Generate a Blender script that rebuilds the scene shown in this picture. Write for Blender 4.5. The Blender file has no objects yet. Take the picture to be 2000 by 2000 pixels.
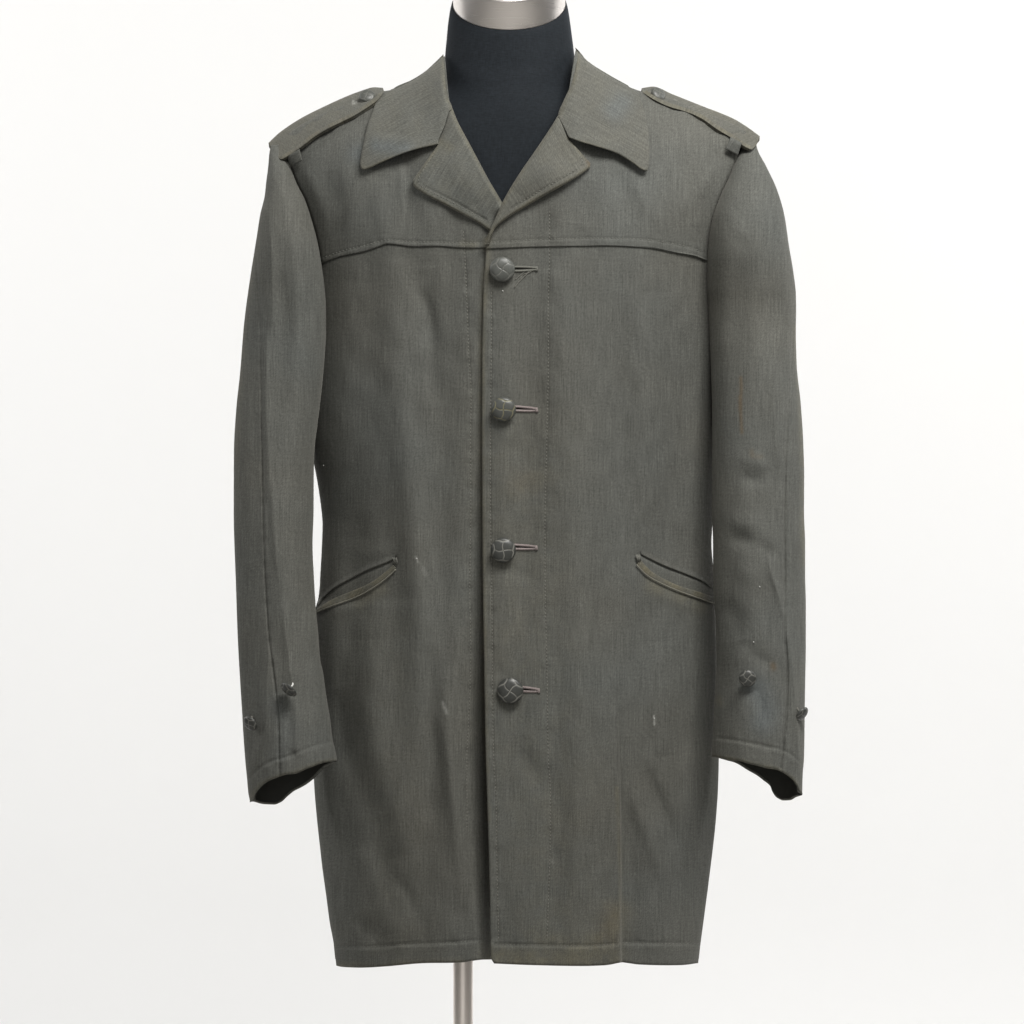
import bpy, math, random
import numpy as np

random.seed(4)
rng = np.random.RandomState(7)
R_ = math.radians
SC = bpy.context.scene
COL = SC.collection

# ------------------------------------------------------------------ camera, world, lamps, exposure
S = 0.0005            # metres per photo pixel at the plane of the coat's side seams (Y = 0)
DIST = 4.0            # camera distance from that plane
ZC = 1.05             # camera height
cd = bpy.data.cameras.new('camera')
cam = bpy.data.objects.new('camera', cd)
COL.objects.link(cam)
cam.location = (0, -DIST, ZC)
cam.rotation_euler = (R_(90), 0, 0)
cd.sensor_width = 36.0
cd.lens = 36.0 * DIST / (2000 * S)
cd.clip_end = 100
SC.camera = cam

w = bpy.data.worlds.new('World')
SC.world = w
w.use_nodes = True
w.node_tree.nodes['Background'].inputs[0].default_value = (1.0, 0.995, 0.985, 1)
w.node_tree.nodes['Background'].inputs[1].default_value = 0.13
SC.view_settings.view_transform = 'Standard'
SC.view_settings.look = 'None'
SC.view_settings.exposure = 0.0
SC.view_settings.gamma = 1.0
SC.cycles.max_bounces = 5
SC.cycles.diffuse_bounces = 3
SC.cycles.glossy_bounces = 3


def lamp(name, loc, target, sx, sy, power, col=(1, 0.985, 0.965)):
    l = bpy.data.lights.new(name, 'AREA')
    l.shape = 'RECTANGLE'
    l.size, l.size_y = sx, sy
    l.energy = power
    l.color = col
    o = bpy.data.objects.new(name, l)
    COL.objects.link(o)
    o.location = loc
    d = np.array(target, float) - np.array(loc, float)
    yaw = math.atan2(d[0], d[1])
    pitch = math.atan2(d[2], math.hypot(d[0], d[1]))
    o.rotation_euler = (R_(90) + pitch, 0, -yaw)
    return o


lamp('key_softbox', (0.6, -1.25, 2.7), (0, 0, 1.3), 1.1, 0.7, 64)
lamp('left_softbox', (-1.7, -2.6, 2.2), (0, 0, 1.3), 0.6, 1.4, 5)
lamp('right_softbox', (1.8, -2.5, 2.2), (0, 0, 1.3), 0.6, 1.4, 8)
lamp('added_front_fill', (-0.3, -5.0, 1.15), (0, 0, 1.1), 3.6, 2.4, 24)  # unseen fill added behind the camera to brighten cap and pole
lamp('backdrop_lamp_left', (-2.2, 0.2, 2.2), (-0.2, 1.75, 1.3), 0.6, 1.6, 24.5, (1, 1, 1))
lamp('backdrop_lamp_right', (2.2, 0.2, 2.2), (0.2, 1.75, 1.3), 0.6, 1.6, 24.5, (1, 1, 1))

# ------------------------------------------------------------------ helpers


def W(px, py, Y):
    """photo-plane coordinates (pixels of the 2000 px picture) at depth Y -> world"""
    k = 1 + np.asarray(Y) / DIST
    return np.stack([(np.asarray(px) - 1000) * S * k, np.asarray(Y) + 0 * np.asarray(px), ZC + (1000 - np.asarray(py)) * S * k], -1)


def pchip(pts, axis=0):
    """smooth monotone interpolation y -> x through points (x, y) (axis=1) or x -> y (axis=0)"""
    p = np.array(pts, float)
    if axis:
        p = p[:, ::-1]
    p = p[np.argsort(p[:, 0])]
    x, y = p[:, 0], p[:, 1]
    h = np.diff(x)
    dl = np.diff(y) / h
    m = np.zeros(len(x))
    for i in range(1, len(x) - 1):
        if dl[i - 1] * dl[i] > 0:
            w1, w2 = 2 * h[i] + h[i - 1], h[i] + 2 * h[i - 1]
            m[i] = (w1 + w2) / (w1 / dl[i - 1] + w2 / dl[i])
    m[0], m[-1] = dl[0], dl[-1]

    def f(q):
        q = np.clip(np.asarray(q, float), x[0], x[-1])
        i = np.clip(np.searchsorted(x, q) - 1, 0, len(x) - 2)
        t = (q - x[i]) / h[i]
        return ((1 + 2 * t) * (1 - t) ** 2 * y[i] + t * (1 - t) ** 2 * h[i] * m[i] +
                t * t * (3 - 2 * t) * y[i + 1] + t * t * (t - 1) * h[i] * m[i + 1])
    return f


def spline(pts, n):
    """Catmull-Rom curve through points, n samples by arc length"""
    p = np.array(pts, float)
    if len(p) == 2:
        t = (np.linspace(0, 1, n) if np.isscalar(n) else np.asarray(n))[:, None]
        return p[0] * (1 - t) + p[1] * t
    q = np.vstack([2 * p[0] - p[1], p, 2 * p[-1] - p[-2]])
    out = []
    for i in range(1, len(q) - 2):
        p0, p1, p2, p3 = q[i - 1], q[i], q[i + 1], q[i + 2]
        # centripetal-ish tangents
        l1 = max(np.linalg.norm(p2 - p1), 1e-6)
        m1 = (p2 - p0) / max(np.linalg.norm(p2 - p1) + np.linalg.norm(p1 - p0), 1e-6) * l1
        m2 = (p3 - p1) / max(np.linalg.norm(p3 - p2) + l1, 1e-6) * l1
        t = np.linspace(0, 1, 24, endpoint=False)[:, None]
        out.append((2 * t**3 - 3 * t**2 + 1) * p1 + (t**3 - 2 * t**2 + t) * m1 + (-2 * t**3 + 3 * t**2) * p2 + (t**3 - t**2) * m2)
    out = np.vstack(out + [p[-1:]])
    d = np.r_[0, np.cumsum(np.linalg.norm(np.diff(out, axis=0), axis=1))]
    s = np.linspace(0, d[-1], n) if np.isscalar(n) else np.asarray(n) * d[-1]
    return np.stack([np.interp(s, d, out[:, k]) for k in range(out.shape[1])], -1)


def sst(a, b, x):
    t = np.clip((x - a) / (b - a), 0, 1)
    return t * t * (3 - 2 * t)


class Line:
    """smoothed polyline; distance field with a signed side and position along it"""

    def __init__(self, pts, n=None):
        L = np.linalg.norm(np.diff(np.array(pts, float), axis=0), axis=1).sum()
        self.p = spline(pts, n or max(3, min(40, int(L / 14))))
        self.d = np.r_[0, np.cumsum(np.linalg.norm(np.diff(self.p, axis=0), axis=1))]
        self.len = self.d[-1]

    def field(self, px, py, pad):
        sh = px.shape
        x, y = px.ravel(), py.ravel()
        lo, hi = self.p.min(0) - pad, self.p.max(0) + pad
        idx = np.nonzero((x > lo[0]) & (x < hi[0]) & (y > lo[1]) & (y < hi[1]))[0]
        best = np.full(len(idx), 1e9)
        side = np.zeros(len(idx))
        pos = np.zeros(len(idx))
        X, Y = x[idx], y[idx]
        for i in range(len(self.p) - 1):
            a, b = self.p[i], self.p[i + 1]
            e = b - a
            l2 = e @ e + 1e-12
            t = np.clip(((X - a[0]) * e[0] + (Y - a[1]) * e[1]) / l2, 0, 1)
            dx, dy = X - a[0] - t * e[0], Y - a[1] - t * e[1]
            d = dx * dx + dy * dy
            m = d < best
            best = np.where(m, d, best)
            side = np.where(m, np.sign(e[0] * dy - e[1] * dx), side)
            pos = np.where(m, self.d[i] + t * (self.d[i + 1] - self.d[i]), pos)
        return idx, np.sqrt(best), side, pos / self.len, sh


GAIN = 1.7


def ridges(px, py, items):
    """sum of ridges towards the viewer (+) / grooves (-). item: (points, sigma px, amplitude mm, kind)"""
    out = np.zeros(px.size)
    for it in items:
        pts, sig, amp = it[:3]
        kind = it[3] if len(it) > 3 else 'g'
        ln = Line(pts)
        idx, d, sd, t, sh = ln.field(px, py, sig * {'s': 40, 't': 16, 'c': 7}.get(kind, 5))
        if len(idx) == 0:
            continue
        if kind == 'g':        # soft ridge, faded at both ends
            v = np.exp(-(d / sig) ** 2) * np.sin(np.pi * np.clip(t, 0.02, 0.98)) ** 0.5
        elif kind == 'c':      # sharp crest
            v = np.exp(-np.sqrt(d * d + 2) / sig) * np.sin(np.pi * np.clip(t, 0.01, 0.99)) ** 0.4
        elif kind == 'l':      # constant line (seams)
            v = np.exp(-(d / sig) ** 2)
        elif kind == 's':      # step: forward on the left of the direction of travel
            v = np.exp(-d / (sig * 9)) * np.tanh(-sd * d / sig) * np.sin(np.pi * np.clip(t, 0.01, 0.99)) ** 0.3
        elif kind == 't':      # one ply thicker on the left of the direction of travel
            v = np.exp(-(d / (sig * 6)) ** 2) * np.tanh(-sd * d / sig)
        elif kind == 'p':      # puckers along a seam
            v = np.exp(-(d / sig) ** 2) * (np.sin(t * ln.len / 6.3) + np.sin(t * ln.len / 3.9 + 1.3) + np.sin(t * ln.len / 10.7 + 2)) / 2
        out[idx] += amp * 0.001 * v * ({'g': GAIN * min(max(sig / 18, 0.45), 3.2), 'c': GAIN * 1.25, 's': GAIN}.get(kind, 1.0))
    return out.reshape(px.shape)


def tint(px, py, items):
    """0..1 mask from strokes: (points, sigma, strength)"""
    out = np.zeros(px.size)
    for pts, sig, a in items:
        idx, d, sd, t, sh = Line(pts).field(px, py, sig * 3)
        if len(idx):
            out[idx] = np.maximum(out[idx], a * np.exp(-(d / sig) ** 2))
    return out.reshape(px.shape)


_f = [(2 * math.pi / rng.uniform(70, 260), 2 * math.pi / rng.uniform(1100, 3000) * rng.choice([-1, 1]), rng.uniform(0, 6.28)) for _ in range(10)]
_h = [(2 * math.pi / rng.uniform(35, 120), 2 * math.pi / rng.uniform(45, 170) * rng.choice([-1, 1]), rng.uniform(0, 6.28)) for _ in range(14)]


def drape(px, py, o=0.0):
    v = 0
    for kx, ky, ph in _f:
        v = v + np.cos(kx * px + ky * py + ph + o)
    u = 0
    for kx, ky, ph in _h:
        u = u + np.cos(kx * px + ky * py + ph + o * 2)
    return v * 0.00055 + u * 0.00007


def ease(n, width, edge=7.0):
    """parameter values 0..1 with n even steps and extra ones near both ends"""
    t = np.linspace(0, 1, n)
    e = min(edge / max(width, 1), 0.3)
    k = (1 - np.cos(np.linspace(0, np.pi / 2, 6))) * e
    return np.unique(np.round(np.r_[k, 1 - k, t[(t > e) & (t < 1 - e)]], 7))


def coons(top, bot, lef, rig, n, m):
    """patch in picture coordinates; top/bot run left to right, lef/rig top to bottom"""
    wd = np.linalg.norm(np.diff(np.array(top, float), axis=0), axis=1).sum()
    wd = max(wd, np.linalg.norm(np.diff(np.array(bot, float), axis=0), axis=1).sum())
    hg = np.linalg.norm(np.diff(np.array(lef, float), axis=0), axis=1).sum()
    hg = max(hg, np.linalg.norm(np.diff(np.array(rig, float), axis=0), axis=1).sum())
    s, t = ease(n, wd), ease(m, hg)
    T, B = spline(top, s), spline(bot, s)
    Lf, Rg = spline(lef, t), spline(rig, t)
    s_, t_ = s[None, :, None], t[:, None, None]
    P = (1 - t_) * T[None] + t_ * B[None] + (1 - s_) * Lf[:, None] + s_ * Rg[:, None]
    P = P - ((1 - s_) * (1 - t_) * T[0] + s_ * (1 - t_) * T[-1] + (1 - s_) * t_ * B[0] + s_ * t_ * B[-1])
    # pixel distances from the four sides
    row = np.r_[0:1]
    dx = np.linalg.norm(np.diff(P, axis=1), axis=2)
    cx = np.concatenate([np.zeros((P.shape[0], 1)), np.cumsum(dx, 1)], 1)
    dy = np.linalg.norm(np.diff(P, axis=0), axis=2)
    cy = np.concatenate([np.zeros((1, P.shape[1])), np.cumsum(dy, 0)], 0)
    D = dict(l=cx, r=cx[:, -1:] - cx, t=cy, b=cy[-1:] - cy)
    return P[..., 0], P[..., 1], D


def roll(d, r, depth=None):
    """how far a rounded edge falls back (m) at distance d px from the edge"""
    q = np.clip(1 - d / r, 0, 1)
    return (1 - np.sqrt(np.maximum(1 - q * q, 0))) * (depth if depth is not None else r * S)


def link(o, parent=None):
    COL.objects.link(o)
    if parent is not None:
        o.parent = parent
    return o


def build(name, verts, faces, mats, parent=None, smooth=True, mat_idx=None, attrs=None, uv=None):
    me = bpy.data.meshes.new(name)
    verts = np.asarray(verts, np.float32)
    if isinstance(faces, np.ndarray):
        nf, k = faces.shape
        me.vertices.add(len(verts))
        me.vertices.foreach_set('co', verts.ravel())
        me.loops.add(nf * k)
        me.loops.foreach_set('vertex_index', faces.astype(np.int32).ravel())
        me.polygons.add(nf)
        me.polygons.foreach_set('loop_start', (np.arange(nf) * k).astype(np.int32))
        me.polygons.foreach_set('loop_total', np.full(nf, k, np.int32))
        me.update(calc_edges=True)
    else:
        me.from_pydata(verts.tolist(), [], faces)
        me.update()
    for m in mats:
        me.materials.append(m)
    if mat_idx is not None:
        me.polygons.foreach_set('material_index', np.asarray(mat_idx, np.int32))
    me.polygons.foreach_set('use_smooth', np.full(len(me.polygons), smooth, bool))
    if uv is not None:
        ul = me.uv_layers.new(name='UVMap')
        li = np.zeros(len(me.loops), np.int32)
        me.loops.foreach_get('vertex_index', li)
        ul.data.foreach_set('uv', np.asarray(uv, np.float32)[li].ravel())
    for k, v in (attrs or {}).items():
        a = me.attributes.new(k, 'FLOAT', 'POINT')
        a.data.foreach_set('value', np.asarray(v, np.float32).ravel())
    me.validate()
    me.update()
    return link(bpy.data.objects.new(name, me), parent)


def gridfaces(n, m, off=0, closed=False, flip=False):
    j = np.arange(m if closed else m - 1)
    i = np.arange(n - 1)
    I, J = np.meshgrid(i, j, indexing='ij')
    J2 = (J + 1) % m
    f = np.stack([I * m + J, I * m + J2, (I + 1) * m + J2, (I + 1) * m + J], -1).reshape(-1, 4) + off
    return f[:, ::-1] if flip else f


def shell(name, P, mats, parent, th=0.0022, closed=False, attrs=None, uv=None, sign=1, cap_top=True):
    """thick cloth from a grid of points: outside, inside and rim. sign=1 when the grid (rows down, columns right) faces the camera"""
    n, m = P.shape[:2]
    if closed:
        du = np.roll(P, -1, 1) - np.roll(P, 1, 1)
    else:
        du = np.gradient(P, axis=1)
    dv = np.gradient(P, axis=0)
    N = np.cross(dv, du)
    N /= np.linalg.norm(N, axis=2, keepdims=True) + 1e-12
    N *= sign
    Q = P - N * (th if np.isscalar(th) else th[..., None])
    V = np.concatenate([P.reshape(-1, 3), Q.reshape(-1, 3)])
    k = n * m
    fo = gridfaces(n, m, 0, closed, flip=sign > 0)
    fi = gridfaces(n, m, k, closed, flip=sign < 0)
    rim = []
    jj = np.arange(m if closed else m - 1)
    j2 = (jj + 1) % m
    a, b = jj, j2
    rim.append(np.stack([a, b, b + k, a + k], -1))
    a, b = (n - 1) * m + jj, (n - 1) * m + j2
    rim.append(np.stack([b, a, a + k, b + k], -1))
    if not closed:
        ii = np.arange(n - 1) * m
        rim.append(np.stack([ii + m, ii, ii + k, ii + m + k], -1))
        ii = ii + m - 1
        rim.append(np.stack([ii, ii + m, ii + m + k, ii + k], -1))
    rim = np.concatenate(rim)
    if sign < 0:
        rim = rim[:, ::-1]
    F = np.concatenate([fo, fi, rim])
    mi = np.concatenate([np.zeros(len(fo)), np.full(len(fi), len(mats) - 1), np.zeros(len(rim))])
    at = {q: np.r_[v.ravel(), v.ravel()] for q, v in (attrs or {}).items()}
    u = None if uv is None else np.concatenate([uv.reshape(-1, 2)] * 2)
    return build(name, V, F, mats, parent, True, mi, at, u)


def tubes(paths, r, sides=6, closed_ends=True):
    """many small tubes in one vertex/face list"""
    V, F = [], []
    for path in paths:
        p = np.asarray(path, float)
        rr = r if np.isscalar(r) else None
        n = len(p)
        tg = np.gradient(p, axis=0)
        tg /= np.linalg.norm(tg, axis=1, keepdims=True) + 1e-12
        ref = np.array([0, 1, 0.01])
        a = np.cross(tg, ref)
        a /= np.linalg.norm(a, axis=1, keepdims=True) + 1e-12
        b = np.cross(tg, a)
        o = len(V)
        for i in range(n):
            e = rr
            for k in range(sides):
                q = 2 * math.pi * k / sides
                V.append(p[i] + e * (a[i] * math.cos(q) + b[i] * math.sin(q)))
        for i in range(n - 1):
            for k in range(sides):
                k2 = (k + 1) % sides
                F.append((o + i * sides + k, o + i * sides + k2, o + (i + 1) * sides + k2, o + (i + 1) * sides + k))
        if closed_ends:
            F.append(tuple(o + k for k in range(sides))[::-1])
            F.append(tuple(o + (n - 1) * sides + k for k in range(sides)))
    return V, F


def lathe(name, prof, mat, parent=None, seg=64, loc=(0, 0, 0), rot=None, mats=None):
    """profile of (r, z) turned about Z"""
    V, F = [], []
    n = len(prof)
    for r, z in prof:
        for k in range(seg):
            a = 2 * math.pi * k / seg
            V.append((r * math.cos(a), r * math.sin(a), z))
    for i in range(n - 1):
        for k in range(seg):
            k2 = (k + 1) % seg
            F.append((i * seg + k, i * seg + k2, (i + 1) * seg + k2, (i + 1) * seg + k))
    o = build(name, V, F, [mat], parent)
    o.location = loc
    if rot:
        o.rotation_euler = rot
    return o


def thing(name, label, cat, loc):
    o = bpy.data.objects.new(name, None)
    COL.objects.link(o)
    o.empty_display_size = 0.1
    o.location = loc
    o['label'] = label
    o['category'] = cat
    return o


# ------------------------------------------------------------------ materials
class Nodes:
    def __init__(self, name):
        self.m = bpy.data.materials.new(name)
        self.m.use_nodes = True
        self.t = self.m.node_tree
        self.b = self.t.nodes['Principled BSDF']

    def n(self, kind, **kw):
        x = self.t.nodes.new(kind)
        for k, v in kw.items():
            setattr(x, k, v)
        return x

    def l(self, a, b):
        self.t.links.new(a, b)

    def math(self, op, a, b=None, c=None):
        x = self.n('ShaderNodeMath', operation=op)
        for i, v in enumerate((a, b, c)):
            if v is None:
                continue
            if isinstance(v, (int, float)):
                x.inputs[i].default_value = v
            else:
                self.l(v, x.inputs[i])
        return x.outputs[0]

    def mix(self, fac, a, b):
        x = self.n('ShaderNodeMix', data_type='RGBA')
        for s, v in ((x.inputs[0], fac), (x.inputs[6], a), (x.inputs[7], b)):
            if hasattr(v, 'is_linked'):
                self.l(v, s)
            elif isinstance(v, (int, float)):
                s.default_value = v
            else:
                s.default_value = (*v, 1)
        return x.outputs[2]

    def noise(self, vec, scale, detail=2, rough=0.5, sx=1, sy=1, rot=0):
        mp = self.n('ShaderNodeMapping')
        self.l(vec, mp.inputs[0])
        mp.inputs['Rotation'].default_value = (0, 0, rot)
        # rotate first, then stretch
        mp.vector_type = 'POINT'
        m2 = self.n('ShaderNodeMapping')
        self.l(mp.outputs[0], m2.inputs[0])
        m2.inputs['Scale'].default_value = (sx, sy, 1)
        x = self.n('ShaderNodeTexNoise')
        x.inputs['Scale'].default_value = scale
        x.inputs['Detail'].default_value = detail
        x.inputs['Roughness'].default_value = rough
        self.l(m2.outputs[0], x.inputs['Vector'])
        return x.outputs['Fac']

    def attr(self, name):
        x = self.n('ShaderNodeAttribute', attribute_name=name)
        return x.outputs['Fac']

    def uv(self):
        return self.n('ShaderNodeUVMap', uv_map='UVMap').outputs[0]

    def obj(self):
        return self.n('ShaderNodeTexCoord').outputs['Object']


def cloth_material():
    N = Nodes('grey_wool_twill')
    v = N.uv()
    streak = N.noise(v, 1, 2, 0.65, 1300, 28)
    streak2 = N.noise(v, 1, 2, 0.5, 130, 5)
    weft = N.noise(v, 1, 2, 0.6, 30, 800)
    twill = N.noise(v, 1, 1, 0.5, 1300, 330, R_(45))
    grain = N.noise(v, 900, 2, 0.6)
    blotch = N.noise(v, 13, 3, 0.55)
    hue = N.noise(v, 7, 2, 0.5)
    f = N.math('MULTIPLY_ADD', streak, 1.05, 0.475)
    f = N.math('MULTIPLY', f, N.math('MULTIPLY_ADD', streak2, 0.16, 0.92))
    f = N.math('MULTIPLY', f, N.math('MULTIPLY_ADD', weft, 0.26, 0.87))
    f = N.math('MULTIPLY', f, N.math('MULTIPLY_ADD', twill, 1.0, 0.5))
    f = N.math('MULTIPLY', f, N.math('MULTIPLY_ADD', grain, 0.7, 0.65))
    f = N.math('MULTIPLY', f, N.math('MULTIPLY_ADD', blotch, 0.22, 0.89))
    base = N.mix(N.math('MULTIPLY_ADD', hue, 2.0, -0.5), (0.088, 0.0865, 0.0745), (0.0835, 0.087, 0.080))
    wn = N.math('MULTIPLY', N.attr('wear'), N.math('MULTIPLY_ADD', N.noise(v, 60, 3, 0.6), 2.2, -0.45))
    wn.node.use_clamp = True
    base = N.mix(wn, base, (0.135, 0.122, 0.080))
    base = N.mix(N.attr('stain'), base, (0.115, 0.075, 0.035))
    base = N.mix(N.attr('mark'), base, (0.40, 0.40, 0.37))
    base = N.mix(N.attr('blue'), base, (0.088, 0.102, 0.108))
    g = N.n('ShaderNodeVectorMath', operation='SCALE')
    N.l(base, g.inputs[0])
    N.l(f, g.inputs['Scale'])
    N.l(g.outputs[0], N.b.inputs['Base Color'])
    N.b.inputs['Roughness'].default_value = 0.88
    N.b.inputs['Specular IOR Level'].default_value = 0.18
    N.b.inputs['Sheen Weight'].default_value = 0.10
    N.b.inputs['Sheen Roughness'].default_value = 0.45
    N.b.inputs['Sheen Tint'].default_value = (0.9, 0.88, 0.78, 1)
    bm = N.n('ShaderNodeBump')
    bm.inputs['Strength'].default_value = 0.22
    bm.inputs['Distance'].default_value = 0.00025
    N.l(N.math('ADD', twill, N.math('ADD', streak, grain)), bm.inputs['Height'])
    N.l(bm.outputs[0], N.b.inputs['Normal'])
    return N.m


def simple(name, col, rough=0.8, metal=0.0, spec=0.3, noise=0.0, nscale=300):
    N = Nodes(name)
    if noise:
        nz = N.noise(N.obj(), nscale, 3, 0.6)
        c = N.n('ShaderNodeVectorMath', operation='SCALE')
        c.inputs[0].default_value = col
        N.l(N.math('MULTIPLY_ADD', nz, 2 * noise, 1 - noise), c.inputs['Scale'])
        N.l(c.outputs[0], N.b.inputs['Base Color'])
    else:
        N.b.inputs['Base Color'].default_value = (*col, 1)
    N.b.inputs['Roughness'].default_value = rough
    N.b.inputs['Metallic'].default_value = metal
    N.b.inputs['Specular IOR Level'].default_value = spec
    return N.m


CLOTH = cloth_material()
LINING = simple('dark_lining', (0.030, 0.030, 0.026), 0.75, 0, 0.25, 0.2, 200)


def jersey_material():
    N = Nodes('black_jersey')
    o = N.obj()
    v = N.noise(o, 1, 2, 0.6, 900, 900)
    mp = N.n('ShaderNodeMapping')
    mp.inputs['Scale'].default_value = (180, 180, 1100)
    N.l(o, mp.inputs[0])
    x = N.n('ShaderNodeTexNoise')
    x.inputs['Scale'].default_value = 1
    x.inputs['Detail'].default_value = 3
    N.l(mp.outputs[0], x.inputs['Vector'])
    c = N.n('ShaderNodeVectorMath', operation='SCALE')
    c.inputs[0].default_value = (0.0098, 0.0123, 0.0150)
    N.l(N.math('MULTIPLY', N.math('MULTIPLY_ADD', x.outputs['Fac'], 1.0, 0.5), N.math('MULTIPLY_ADD', v, 0.9, 0.55)), c.inputs['Scale'])
    N.l(c.outputs[0], N.b.inputs['Base Color'])
    N.b.inputs['Roughness'].default_value = 0.85
    N.b.inputs['Specular IOR Level'].default_value = 0.15
    N.b.inputs['Sheen Weight'].default_value = 0.06
    N.b.inputs['Sheen Roughness'].default_value = 0.4
    N.b.inputs['Sheen Tint'].default_value = (0.75, 0.85, 1.0, 1)
    bm = N.n('ShaderNodeBump')
    bm.inputs['Strength'].default_value = 0.25
    bm.inputs['Distance'].default_value = 0.0004
    N.l(x.outputs['Fac'], bm.inputs['Height'])
    N.l(bm.outputs[0], N.b.inputs['Normal'])
    return N.m


def metal_material(name, col, rough, axis_scale):
    N = Nodes(name)
    mp = N.n('ShaderNodeMapping')
    mp.inputs['Scale'].default_value = axis_scale
    N.l(N.obj(), mp.inputs[0])
    x = N.n('ShaderNodeTexNoise')
    x.inputs['Scale'].default_value = 1
    x.inputs['Detail'].default_value = 4
    N.l(mp.outputs[0], x.inputs['Vector'])
    N.b.inputs['Base Color'].default_value = (*col, 1)
    N.b.inputs['Metallic'].default_value = 1
    N.l(N.math('MULTIPLY_ADD', x.outputs['Fac'], 0.16, rough - 0.08), N.b.inputs['Roughness'])
    bm = N.n('ShaderNodeBump')
    bm.inputs['Strength'].default_value = 0.03
    bm.inputs['Distance'].default_value = 0.0003
    N.l(x.outputs['Fac'], bm.inputs['Height'])
    N.l(bm.outputs[0], N.b.inputs['Normal'])
    return N.m


JERSEY = jersey_material()
NICKEL = metal_material('brushed_nickel', (0.90, 0.85, 0.81), 0.30, (12, 12, 2200))
STEEL = metal_material('satin_steel_tube', (0.93, 0.86, 0.80), 0.40, (1200, 1200, 25))


def leather_material(name, line, k=1.0):
    N = Nodes(name)
    nz = N.noise(N.obj(), 260, 4, 0.6)
    base = N.mix(nz, (0.036 * k, 0.038 * k, 0.034 * k), (0.066 * k, 0.068 * k, 0.061 * k))
    c = N.mix(N.attr('line'), base, line)
    N.l(c, N.b.inputs['Base Color'])
    N.b.inputs['Roughness'].default_value = 0.42
    N.b.inputs['Specular IOR Level'].default_value = 0.45
    bm = N.n('ShaderNodeBump')
    bm.inputs['Strength'].default_value = 0.2
    bm.inputs['Distance'].default_value = 0.0004
    N.l(N.noise(N.obj(), 900, 3, 0.6), bm.inputs['Height'])
    N.l(bm.outputs[0], N.b.inputs['Normal'])
    return N.m


LEATHER = leather_material('grey_leather', (0.22, 0.215, 0.19), 0.75)
LEATHER_OLIVE = leather_material('grey_leather_olive_edges', (0.19, 0.175, 0.10), 1.1)
LEATHER_PLAIN = leather_material('grey_leather_plain', (0.13, 0.13, 0.115), 1.35)
THREAD = simple('pale_grey_thread', (0.15, 0.147, 0.128), 0.8, 0, 0.2, 0.25, 900)
THREAD_DARK = simple('grey_thread', (0.135, 0.135, 0.118), 0.8, 0, 0.2, 0.25, 900)
PINK = simple('faded_pink_grey_thread', (0.23, 0.195, 0.187), 0.8, 0, 0.2, 0.3, 900)
SLIT_SHADE = simple('buttonhole_painted_shade', (0.012, 0.012, 0.011), 0.9, 0, 0.1)
LINT = simple('white_lint', (0.6, 0.6, 0.57), 0.9, 0, 0.1)
PAPER = simple('white_backdrop_paper', (0.86, 0.86, 0.855), 0.9, 0, 0.1, 0.008, 3)

# ------------------------------------------------------------------ setting: a white sweep of backdrop paper
prof = [(0.55, 0.004)]
for k in range(17):
    a = k / 16 * math.pi / 2
    prof.append((1.25 + 0.5 * math.sin(a), 0.504 - 0.5 * math.cos(a)))
prof.append((1.75, 3.6))
V, F = [], []
for i, (y, z) in enumerate(prof):
    V += [(-3.0, y, z), (3.0, y, z)]
    if i:
        F.append((2 * i - 2, 2 * i - 1, 2 * i + 1, 2 * i))
o = build('backdrop', V, F, [PAPER])
o['kind'] = 'structure'
FLOOR = simple('grey_studio_floor', (0.46, 0.45, 0.43), 0.7, 0, 0.3, 0.1, 6)
o = build('floor', [(-6, -6, 0), (6, -6, 0), (6, 2.4, 0), (-6, 2.4, 0)], [(0, 1, 2, 3)], [FLOOR])
o['kind'] = 'structure'

# ------------------------------------------------------------------ coat: outlines measured in picture pixels
armL = [(548, 285), (560, 310), (567.5, 327), (579.6, 358), (595.7, 390), (609, 430), (620, 471), (628, 515), (633, 549), (637.5, 599)]
armR = [(1455, 275), (1441, 303), (1424, 345), (1406, 384), (1391, 429), (1384, 468), (1381, 510), (1380, 560), (1382, 590)]
bodyL = pchip([(520, 270), (540, 330), (570, 400), (594, 480), (603, 560), (605, 650), (604, 780), (606, 850), (612, 900), (617, 925), (627, 990), (630, 1023), (628, 1079), (625, 1132),
               (624, 1165), (615, 1190), (611, 1260), (610, 1400), (613, 1522), (619, 1600), (624.5, 1650), (629, 1691), (637, 1749), (644.5, 1805), (651.5, 1842),
               (654, 1867), (657, 1890)], 1)
bodyR = pchip([(1486, 260), (1466, 330), (1444, 400), (1420, 480), (1412, 560), (1408, 650), (1400, 800), (1393, 950), (1391.5, 1025), (1389.5, 1060), (1393, 1110), (1398, 1200), (1404, 1350),
               (1404, 1479), (1402.4, 1540), (1398, 1604), (1387, 1700), (1370, 1830), (1368, 1845), (1363, 1890)], 1)
topT = pchip([(500, 300), (525, 290), (548, 272), (588, 243), (641, 215), (690, 196), (735, 180), (750, 177.5), (765, 175), (803, 159), (850, 124), (870, 108), (920, 92), (1000, 88), (1080, 90), (1120, 96), (1148, 121),
              (1190, 148), (1226, 168), (1253, 178), (1310, 192), (1370, 217), (1430, 241), (1460, 258), (1484, 280), (1505, 300)], 0)
depthF = pchip([(100, 0.098), (400, 0.103), (700, 0.100), (1050, 0.096), (1400, 0.103), (1900, 0.108)], 0)


def base(px, py):
    """front of the coat body, no folds: depth Y"""
    L, R = bodyL(py), bodyR(py)
    c, h = (L + R) / 2, (R - L) / 2
    u = np.clip(np.abs((px - c) / h), 0, 1)
    pr = (1 - u ** 2.3) ** 0.56
    t = np.clip((py - topT(px)) / 320, 0, 1)
    g = (1 - (1 - t) ** 2.0) ** 0.52
    return -depthF(py) * pr * g


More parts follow.
